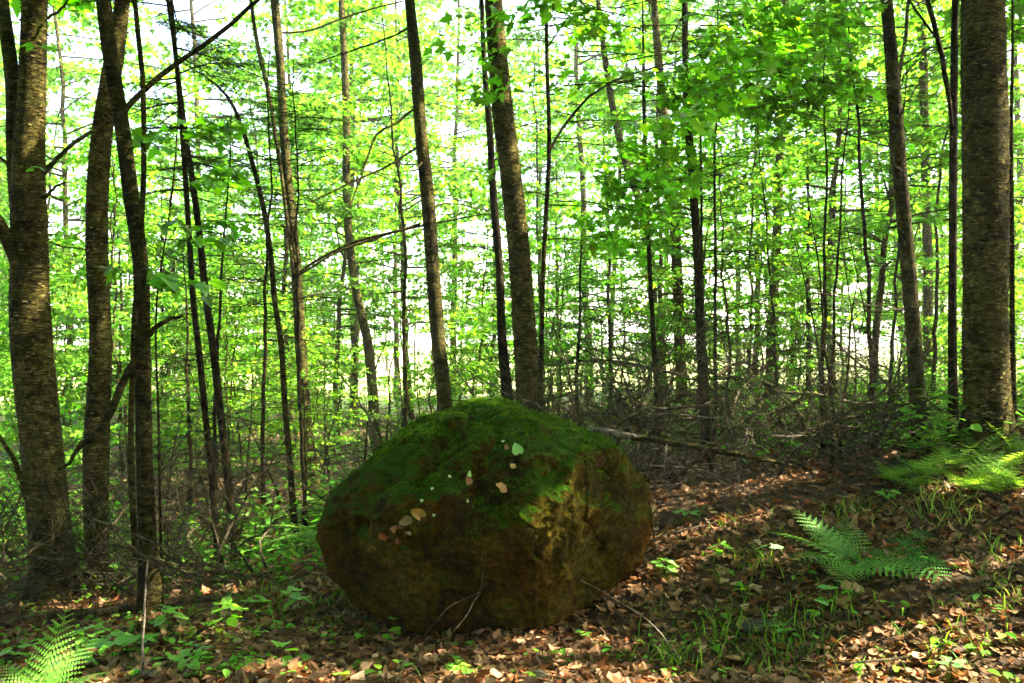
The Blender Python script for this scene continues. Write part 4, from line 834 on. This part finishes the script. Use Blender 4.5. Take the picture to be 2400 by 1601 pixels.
stick('fallen_log', [W4(-40, 1462, 4.75, .022), W4(120, 1440, 4.8, .024), W4(260, 1428, 4.85, .022), W4(400, 1408, 4.9, .02), W4(520, 1395, 4.95, .012)], 'slim brown fallen log lying in front of the left-hand trunks', M_LOG, .003, 'log')
pe = stick('fallen_log', [W4(1480, 1023, 6.0, .024), W4(1600, 1042, 5.9, .024), W4(1720, 1062, 5.85, .02), W4(1860, 1090, 5.9, .01)], 'fallen pole with a pale peeled end leaning out of the brush pile', M_BARK, .002, 'log')
pm = MB(); pm.tube(np.array([W4(1380, 1003, 6.15, 0)[:3], W4(1430, 1013, 6.06, 0)[:3], W4(1500, 1026, 5.98, 0)[:3]]) - np.array(pe.location), np.array([.0235, .023, .0225]), 8); obj('peeled_end', pm, M_PALE, pe)
stick('standing_twig', [W4(336, 1640, 3.6, .006), W4(335, 1540, 3.6, .0055), W4(343, 1420, 3.62, .005), W4(347, 1310, 3.65, .003)], 'thin whitish bare twig standing upright at the lower left', M_PALE, .002)
stick('leaning_stick', [W4(50, 1160, 4.5, .006), W4(240, 1225, 4.5, .006), W4(420, 1300, 4.55, .007), W4(600, 1360, 4.6, .008)], 'long thin stick slanting down across the left-hand brush', M_TWIG, .003)
stick('leaning_stick', [W4(190, 1140, 4.6, .005), W4(250, 1220, 4.6, .005), W4(330, 1300, 4.55, .005), W4(480, 1370, 4.5, .005)], 'short thin stick bending down before the peeling birch', M_TWIG, .004)
stick('bare_twig', [W4(1140, 1305, 4.15, .002), W4(1130, 1370, 4.1, .0025), W4(1100, 1430, 4.06, .003), W4(1050, 1488, 4.02, .003)], 'dark bare twig leaning against the foot of the boulder', M_TWIG, .002, sides=5)
stick('bare_twig', [W4(1128, 1388, 4.1, .002), W4(1060, 1412, 4.05, .0025), W4(985, 1490, 4.0, .003)], 'grey bare twig arching across the lower boulder face', M_TWIG, .002, sides=5)
stick('dry_straw', [W4(1358, 1358, 4.1, .0012), W4(1450, 1410, 4.0, .0016), W4(1530, 1465, 3.9, .002), W4(1600, 1550, 3.8, .002)], 'long dry grass stem slanting down before the right of the boulder', M_PALE, .001, sides=4)
stick('bare_twig', [W4(1525, 1200, 4.9, .004), W4(1545, 1290, 4.8, .004), W4(1585, 1355, 4.7, .003)], 'dark thin twig beside the right flank of the boulder', M_BARK, .003, sides=5)
stick('fallen_stick', [W4(1560, 1250, 5.2, .006), W4(1760, 1210, 5.4, .007), W4(1870, 1190, 5.5, .008)], 'short grey stick on the sunny litter right of the boulder', M_TWIG, .003)
stick('fallen_stick', [W4(2100, 1290, 4.7, .008), W4(2220, 1270, 4.6, .009), W4(2380, 1190, 4.6, .01)], 'dark curved stick on the leafy bank at right', M_BARK, .003)
stick('fallen_stick', [W4(1950, 1555, 3.6, .005), W4(2060, 1550, 3.65, .006), W4(2190, 1532, 3.7, .006)], 'short grey stick in the litter at the lower right', M_TWIG, .002)
stick('fallen_stick', [W4(455, 1490, 4.2, .008), W4(510, 1455, 4.25, .009), W4(560, 1428, 4.3, .009)], 'short thick grey stick under the bright green seedling at left', M_TWIG, .002)

# small stones
def stone(px, py, s, label, flat=.6):
    p = gpix(px, py); m_ = MB(); b_ = bmesh.new(); bmesh.ops.create_icosphere(b_, subdivisions=4, radius=1); V = np.array([v.co[:] for v in b_.verts]); F = np.array([[v.index for v in f.verts] for f in b_.faces]); b_.free()
    V = V * (1 + .5 * fbm(V * 1.3 + px, 3, 5)[:, None] + .12 * fbm(V * 5, 3, 6)[:, None]) * np.array([s, s * .7, s * flat]); m_.add(V, F)
    tag(obj('stone', m_, M_STONE, loc=(p[0], p[1], p[2] + s * flat * .1)), label, 'stone')
stone(1790, 1478, .10, 'flat grey-green stone half hidden in grass at the lower right', .45)
stone(330, 1596, .06, 'rounded dull stone at the foot of the whitish twig', .6)
stone(1350, 1482, .035, 'small grey pebble at the foot of the boulder')
stone(1262, 1478, .025, 'tiny pale pebble under the boulder front')
stone(1265, 1592, .045, 'pale pebble in the sunny litter at the bottom edge', .7)

# ------------------------------------------------------------------ ferns
def frond_geo(L, npin, w, seed, detail=True, rach=None):
    """one frond along +y in its own frame, arching down; returns MB of rachis and list of pinna meshes data"""
    out = []; s = np.linspace(0, 1, 14); Pz = -.38 * L * s ** 2; R_ = np.stack([0 * s, s * L * .95, Pz], -1)
    for k in range(npin):
        t_ = .12 + .86 * k / (npin - 1); q = np.array([0, np.interp(t_, s, R_[:, 1]), np.interp(t_, s, R_[:, 2])])
        ln = w * L * (math.sin(math.pi * (.16 + .84 * t_) ** .8) ** .8 + .04) * (1 - .25 * t_)
        for sg in (-1, 1):
            out.append((q, ln, sg, t_))
    return R_, out
def pinna_tpl(detail):
    V = []; F = []; n = 7 if detail else 5
    for k in range(n):
        y0 = k / n; y1 = (k + .95) / n; wd = (.13 if detail else .17) * (1 - .8 * y0) + .012
        for sg in (1, -1):
            b = len(V); V += [(0, y0, 0), (sg * wd, y0 + .05, .02), (sg * wd * .95, y0 + .10, .015), (0, y0 + .85 / n, 0)]; F.append((b, b + 1, b + 2, b + 3) if sg > 0 else (b, b + 3, b + 2, b + 1))
    V += [(0, .9, 0), (.03, .93, 0), (0, 1.03, -.02), (-.03, .93, 0)]; b = len(V) - 4; F.append((b, b + 1, b + 2, b + 3))
    V = np.array(V); V[:, 2] -= .12 * V[:, 1] ** 2; return V, np.array(F)
PIN = pinna_tpl(True); PINM = MB(); PINM.add(*PIN); PINME = PINM.mesh('pinna'); PINME.materials.append(leaf_mat('fern_leaf_single', (1.9, 1.5, .5), .6, .12, True))
def pinna_frame(R_, item):
    q, ln, sg, t_ = item; j = min(12, int(t_ * 13)); tg = R_[j + 1] - R_[j]; tg /= np.linalg.norm(tg)
    y = np.array([sg * 1.0, 0, 0]) * .93 + tg * (.25 + .5 * t_) + np.array([0, 0, .06]); y /= np.linalg.norm(y); z = np.cross(np.array([1.0, 0, 0]), tg); z = z - y * (z @ y); z /= np.linalg.norm(z); x = np.cross(y, z)
    return np.stack([x, y, z], -1)
PIN_LO = pinna_tpl(False)
def fern(p, fronds, label, colr=(.06, .14, .03), sub=False, lo=False, group=None, cat='fern'):
    """fronds: (yaw, pitch, length, width)"""
    e = empty('fern', p, label, cat, group)
    for (yaw, pit, L, wd) in fronds:
        R_, items = frond_geo(L, 10 if lo else 13, wd, 0); M = rotm(np.array([yaw]), np.array([pit]), np.array([random.uniform(-.25, .25)]))[0]
        st = MB(); ext = np.vstack([[0, 0, 0], R_]); st.tube(R_ @ M.T, np.linspace(.0022, .0006, 14) * max(L / .4, .7), 5, (.10, .12, .04))
        c = np.array(colr) * random.uniform(.8, 1.2)
        if not sub:
            Ps = np.array([it[0] for it in items]) @ M.T; Ms = np.array([M @ pinna_frame(R_, it) for it in items]); Ss = np.array([it[1] for it in items]) * rng.uniform(.9, 1.1, len(items))
            scatter(st, PIN_LO if lo else PIN, Ps, Ms, Ss, c * rng.uniform(.75, 1.25, (len(items), 1)))
        fo = obj('frond', st, M_FERN, e, smooth=False)
        if sub:
            for it in items:
                o = bpy.data.objects.new('pinna', PINME); col.objects.link(o); o.parent = fo; m = M @ pinna_frame(R_, it)
                o.matrix_local = Matrix.Translation(tuple(M @ it[0])) @ Matrix(m.tolist()).to_4x4() @ Matrix.Scale(it[1], 4); o.color = (*(c * random.uniform(.75, 1.25)), 1)
    return e
f0 = at(80, 1600, 3.3); f0[2] = gz(f0[0], f0[1])
p = gpix(75, 1640); fern(at(95, 1652, 3.4), [(-.15, 1.36, .42, .29), (-1.1, .8, .34, .32), (1.25, .7, .32, .32), (.4, 1.0, .36, .32)], 'bright green fern standing in the lower left corner', (.13, .30, .06), True)
p = gpix(1990, 1330); fern(p, [(-1.2, .7, .5, .3), (-.6, .95, .5, .3), (-.2, .8, .48, .32), (2.6, .45, .44, .36), (3.6, .4, .44, .36), (1.3, .5, .55, .3), (-2.0, .55, .46, .32), (.4, .7, .5, .3)], 'green fern with spreading fronds on the bank right of the boulder', (.06, .18, .03), True)
p = gpix(2050, 1310); fern(p + (.1, 0, .02), [(2.2, .35, .5, .32), (1.6, .4, .52, .3), (3.0, .25, .46, .34), (1.1, .6, .45, .3)], 'low fern whose fronds reach right on the leafy bank', (.05, .15, .04))
p = gpix(700, 1290); fern(at(770, 1265, 5.3), [(-1.5, .55, .5, .26), (-1.2, .25, .5, .26), (-1.9, .1, .4, .28)], 'pale green fern poking out behind the left end of the boulder', (.09, .2, .05))
for k, (px, py, lb) in enumerate([(2180, 1120, 'yellowish fern left in the clump under the huge birch'), (2240, 1090, 'sunlit feathery fern in the middle of the clump under the huge birch'), (2300, 1075, 'tall pale fern at the top of the clump under the huge birch'),
        (2350, 1110, 'sunlit fern right in the clump under the huge birch'), (2390, 1150, 'fern cut by the right edge below the huge birch'), (2130, 1150, 'small green fern left of the clump under the huge birch'), (2270, 1150, 'low fern in front of the clump under the huge birch'), (2330, 1160, 'bright low fern at the front right of the birch clump'), (2210, 1060, 'feathery fern at the back left of the clump by the narrow spruce'), (2270, 1050, 'pale fern reaching up before the huge birch foot'), (2370, 1060, 'feathery fern behind the clump at the right edge'), (2090, 1130, 'small outlying fern below the smooth leaning trunk')]):
    fern(gpix(px, py), [(random.uniform(0, 6.28), random.uniform(.4, 1.25), random.uniform(.2, .36), random.uniform(.26, .34)) for _ in range(10)], lb, (.085, .18, .045) if k % 2 else (.065, .165, .035), lo=True)

# ------------------------------------------------------------------ seedlings with leaves one can count
seedling_q = []
def seedling(px, py, label, h, leaves, colr, size, Y=None, shape=None, cat='seedling', dark=1.0, stemlean=(0, 0)):
    """leaves: (height fraction, yaw, pitch)"""
    p = gpix(px, py) if Y is None else np.array([*at(px, py, Y)]); e = empty('seedling', p, label, cat); st = MB(); topv = np.array([stemlean[0], stemlean[1], h])
    Ps = smooth_path([np.zeros(3), topv * .5 + rng.normal(size=3) * .008, topv], 8); st.tube(Ps - (0, 0, .01), np.linspace(.0025, .0012, 8), 5); obj('stem', st, M_TWIG, e)
    for (f, yaw, pit) in leaves:
        q = np.array([np.interp(f, np.linspace(0, 1, 8), Ps[:, j]) for j in range(3)]); m = rotm(np.array([yaw]), np.array([pit]), np.array([random.uniform(-.3, .3)])); s = size * random.uniform(.8, 1.2)
        leaf_objs(e, np.zeros(3), [q + m[0][:, 1] * s * .25], m, [s], [np.array(colr) * random.uniform(.8, 1.2)], shape or OVATE_ME)
        pt = MB(); pt.tube(np.stack([q, q + m[0][:, 1] * s * .27]), .0009, 3); obj('leaf_stalk', pt, M_TWIG, e)
G1 = (.11, .25, .03)
for q, (x_, y_, lb_) in enumerate([(40, 1560, 'leafy low plant left of the corner fern'), (215, 1520, 'broad-leaved herb behind the corner fern'), (330, 1530, 'broad-leaved herb at the foot of the whitish twig'), (390, 1490, 'bushy green herb right of the whitish twig'), (600, 1430, 'leafy sprig above the yellow-green seedling'), (690, 1440, 'small leafy herb between seedling and boulder'), (440, 1580, 'low herb at the bottom edge right of the whitish twig'), (1560, 1350, 'leafy herb at the right foot of the boulder'), (2080, 1180, 'leafy herb left of the fern clump'), (1690, 1320, 'leafy herb on the sunny litter left of the bank fern')]):
    seedling_q.append((x_, y_, lb_))
for x_, y_, lb_ in seedling_q: seedling(x_, y_, lb_, random.uniform(.06, .14), [(random.choice((1, .7)), a_, random.uniform(-.2, .4)) for a_ in np.linspace(0, 5.6, random.randint(6, 9))], (.08, .2, .03), random.uniform(.06, .085))
seedling(655, 1560, 'bright green seedling with five leaves at the bottom left of centre', .07, [(1, .5, .4), (1, 1.5, .1), (1, -.7, .5), (.6, 2.2, -.2), (.6, -2.0, -.2)], G1, .07)
seedling(535, 1500, 'lush yellow-green seedling with many leaves left of the boulder', .17, [(1, a, random.uniform(-.2, .4)) for a in np.linspace(0, 5.8, 7)] + [(.7, a, -.2) for a in (.6, 2.4, 4.2)], (.13, .26, .03), .085)
seedling(950, 1500, 'pointed-leaf green seedling against the dark foot of the boulder', .14, [(1, -.3, 1.1), (1, .7, .9), (1, 1.7, .3), (.8, -1.4, .1), (.45, -1.6, -.1), (.35, -2.1, -.2)], G1, .085)
seedling(1915, 1430, 'single round green leaf on a stalk on the right-hand bank', .11, [(1, 1.5, .05), (.5, 3.0, .0)], (.09, .22, .08), .085, shape=[hm])
seedling(1805, 1330, 'broad pale leaf standing in grass left of the bank fern', .13, [(1, -1.4, -.3), (.8, 1.0, .1)], (.12, .24, .10), .095, shape=MAPLE_ME)
seedling(1070, 1580, 'tiny seedling with a folded leaf at the bottom centre', .04, [(1, .3, .2), (1, 3.1, .1), (.9, 1.5, .2)], G1, .055)
seedling(830, 1600, 'low green leaf pair at the bottom edge left of centre', .03, [(1, 1.2, .2), (1, -1.5, .2)], G1, .07)
seedling(460, 1545, 'small dull green seedling beside the lower left fern', .05, [(1, a, .1) for a in (0, 1.3, 2.6, 4.1)], (.06, .15, .03), .07)
seedling(260, 1560, 'leafy low plant right of the lower left fern', .12, [(1, a, .1) for a in np.linspace(0, 5.5, 7)], (.06, .17, .04), .09)
seedling(170, 1590, 'second leafy plant at the bottom edge beside the corner fern', .1, [(1, a, .0) for a in np.linspace(.5, 6, 6)], (.06, .16, .04), .09)
seedling(720, 1490, 'small green trefoil in the litter before the boulder', .03, [(1, a, .1) for a in (0, 2.1, 4.2)], (.07, .18, .03), .05)
seedling(1610, 1225, 'little green plant on the sunny litter beside the brush pile', .06, [(1, a, .1) for a in (0, 1.2, 2.4, 3.6, 5)], (.08, .2, .05), .075)
seedling(2230, 1590, 'little upright seedling in the lower right litter', .06, [(1, a, .3) for a in (0, 1.5, 3, 4.5)], (.07, .18, .06), .06)
seedling(1835, 1500, 'dark green seedling in the grass at the lower right', .05, [(1, a, .2) for a in (.4, 2, 3.7, 5.2)], (.05, .15, .03), .06)
seedling(90, 115, 'leafy sprig hanging before the double-stemmed birch at the top left', .02, [(1, 1.4, -.2), (1, .6, .1), (1, -1.2, 0), (.5, 2.2, -.1), (.5, -2.2, 0)], (.06, .17, .03), .085, Y=4.9)
seedling(80, 400, 'pair of small leaves before the double-stemmed birch', .02, [(1, 1.4, -.1), (.5, -1.0, 0), (1, 2.6, 0)], (.05, .15, .03), .07, Y=5.1)

# ------------------------------------------------------------------ grass and ground cover
def blades(mb, p, n, L, spread, colr=(.06, .15, .03)):
    for k in range(n):
        a = random.uniform(0, 6.28); l = L * random.uniform(.5, 1.15); b = p + np.array([random.gauss(0, spread), random.gauss(0, spread), 0]); b[2] = gz(b[0], b[1]) - .005
        o = np.array([math.cos(a), math.sin(a), 0]); lean = random.uniform(.3, 1.1); s = np.linspace(0, 1, 5); C_ = b + o * (l * lean * s ** 1.6)[:, None] + np.array([0, 0, 1.0]) * (l * (s - .42 * lean * s ** 2.4))[:, None]
        sd = np.array([-o[1], o[0], 0]) * .0028 * random.uniform(.6, 1.4); wd = np.array([.8, 1, .9, .6, .05]); V = np.stack([C_ - sd * wd[:, None], C_ + sd * wd[:, None]], 1).reshape(-1, 3)
        mb.add(V, [(2 * i_, 2 * i_ + 1, 2 * i_ + 3, 2 * i_ + 2) for i_ in range(4)], np.array(colr) * random.uniform(.6, 1.4))
for (px, py, n, L, lb) in [(1830, 1500, 90, .17, 'fine bright grass tuft over the flat stone at the lower right'), (1960, 1440, 26, .16, 'spiky grass tuft below the fern on the right-hand bank'), (2370, 1390, 40, .12, 'sunlit pale grass tuft at the right edge'),
        (1770, 1335, 60, .14, 'soft grass tuft left of the bank fern'), (1700, 1500, 40, .20, 'loose long-bladed grass right of the boulder foot'), (1590, 1560, 40, .22, 'bright long grass at the bottom right of the boulder'), (1060, 1590, 16, .12, 'thin upright grass at the bottom centre'),
        (800, 1400, 30, .14, 'grass tuft at the left foot of the boulder'), (2170, 1190, 60, .17, 'sunlit grass tuft in front of the yellowish fern'), (2230, 1210, 60, .16, 'pale grass tuft before the right-hand ferns'), (1990, 1210, 40, .16, 'grass tuft behind the bank fern'), (640, 1395, 26, .15, 'small grass tuft left of the boulder near the log'), (560, 1420, 24, .15, 'grass tuft above the yellow-green seedling')]:
    p = gpix(px, py); e = empty('grass_tuft', p, lb, 'grass')
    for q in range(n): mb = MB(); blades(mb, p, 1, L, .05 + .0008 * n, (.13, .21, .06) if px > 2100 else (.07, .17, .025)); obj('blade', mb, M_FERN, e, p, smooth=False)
mb = MB()
for k in range(300):
    px = random.choice((random.uniform(1480, 2400), random.uniform(1480, 2400), random.uniform(400, 950))); py = random.uniform(1200, 1600) if px > 1000 else random.uniform(1340, 1500)
    blades(mb, gpix(px, py), 3, random.uniform(.06, .16), .03)
tag(obj('grass', mb, M_FERN, smooth=False), 'thin scattered grass on the forest floor', kind='stuff')
# low leafy ground cover
mb = MB(); Q = []
for k in range(2900):
    px = random.uniform(-100, 2500); Y = random.uniform(7.2, 24) if random.random() < .72 else random.uniform(5.6, 10); x = (px - 1200) / FPX * Y
    if 1430 < px < 2100 and Y < 7.5: continue
    if px < 620 and Y < 6.2 and random.random() < .5: continue
    if not NOROCK(x, Y) or vnoise(np.array([[x * .6, Y * .6, 0]]), 9)[0] < -.25: continue
    Q.append((x, Y))
Q = np.array(Q); zg = ground(Q[:, 0], Q[:, 1])
for h, nn in ((.1, 5), (.22, 5), (.4, 4), (.75, 4), (1.05, 4)):
    n = len(Q); rep = np.repeat(np.arange(n), nn); P = np.stack([Q[rep, 0], Q[rep, 1], zg[rep] + h * rng.uniform(.4, 1.3, n * nn)], -1) + rng.normal(size=(n * nn, 3)) * np.array([.12, .12, .02]); P[:, 2] = np.maximum(P[:, 2], ground(P[:, 0], P[:, 1]) + .02)
    kk = NOROCK(P[:, 0], P[:, 1]) & (P[:, 1] > (5.4 if h < .5 else 11)); P = P[kk]; m = len(P)
    scatter(mb, random.choice((OVATE_Q, MAPLE_Q)), P, rotm(rng.uniform(0, 6.28, m), rng.normal(size=m) * .3, rng.normal(size=m) * .3), rng.uniform(.05, .1, m), greens(m, (.055, .13, .025), .3, .1))
tag(obj('ground_cover', mb, M_LEAF, smooth=False), 'low leafy green plants covering the floor of the wood', kind='stuff')
mb = MB()
for k in range(330):
    px = random.uniform(-50, 2450) if k < 170 else random.uniform(-30, 620); py = random.uniform(1330, 1600) if k < 170 else random.uniform(1400, 1600); p = gpix(px, py)
    if 700 < px < 1560 and py < 1500: continue
    n = random.randint(2, 5); P = p + np.array([rng.normal(size=n) * .03, rng.normal(size=n) * .03, rng.uniform(.015, .05, n)]).T; scatter(mb, OVATE, P, rotm(rng.uniform(0, 6.28, n), rng.normal(size=n) * .25, rng.normal(size=n) * .25), rng.uniform(.02, .06, n), greens(n, (.07, .18, .03), .3, .05))
tag(obj('small_herbs', mb, M_LEAF, smooth=False), 'tiny green herbs sprouting through the dead leaves', kind='stuff')
mb = MB()
for k in range(700):
    x = random.uniform(-4.5, 4.5); y = random.uniform(3.2, 8); 
    if not NOROCK(x, y): continue
    a = random.uniform(0, 6.28); L = random.uniform(.06, .35); d = np.array([math.cos(a), math.sin(a), 0]) * L; p = np.array([x, y, 0]); q = np.array([p, p + d * .5 + rng.normal(size=3) * .01, p + d]); q[:, 2] = ground(q[:, 0], q[:, 1]) + random.uniform(.01, .04); mb.tube(q, np.array([.003, .0025, .0012]) * random.uniform(.5, 1.3), 4)
tag(obj('twig_litter', mb, M_TWIG), 'short broken twigs strewn over the leaf litter', kind='stuff')

# ------------------------------------------------------------------ haze volume added to veil the background in bright white
hb = MB(); x0, x1, y0, y1, z0, z1 = -1000, 1000, -90, 1400, -2.2, 20.5
hb.add([(x0, y0, z0), (x1, y0, z0), (x1, y1, z0), (x0, y1, z0), (x0, y0, z1), (x1, y0, z1), (x1, y1, z1), (x0, y1, z1)], [(0, 3, 2, 1), (4, 5, 6, 7), (0, 1, 5, 4), (1, 2, 6, 5), (2, 3, 7, 6), (3, 0, 4, 7)])
m, t, out = new_mat('haze'); pv = N(t, 'ShaderNodeVolumePrincipled'); pv.inputs['Density'].default_value = HAZE; pv.inputs['Color'].default_value = (.95, .97, .93, 1); pv.inputs['Anisotropy'].default_value = .3
t.links.new(pv.outputs[0], out.inputs['Volume']); tag(obj('haze', hb, m, smooth=False), 'pale haze added to veil the far wood in bright light', kind='stuff')
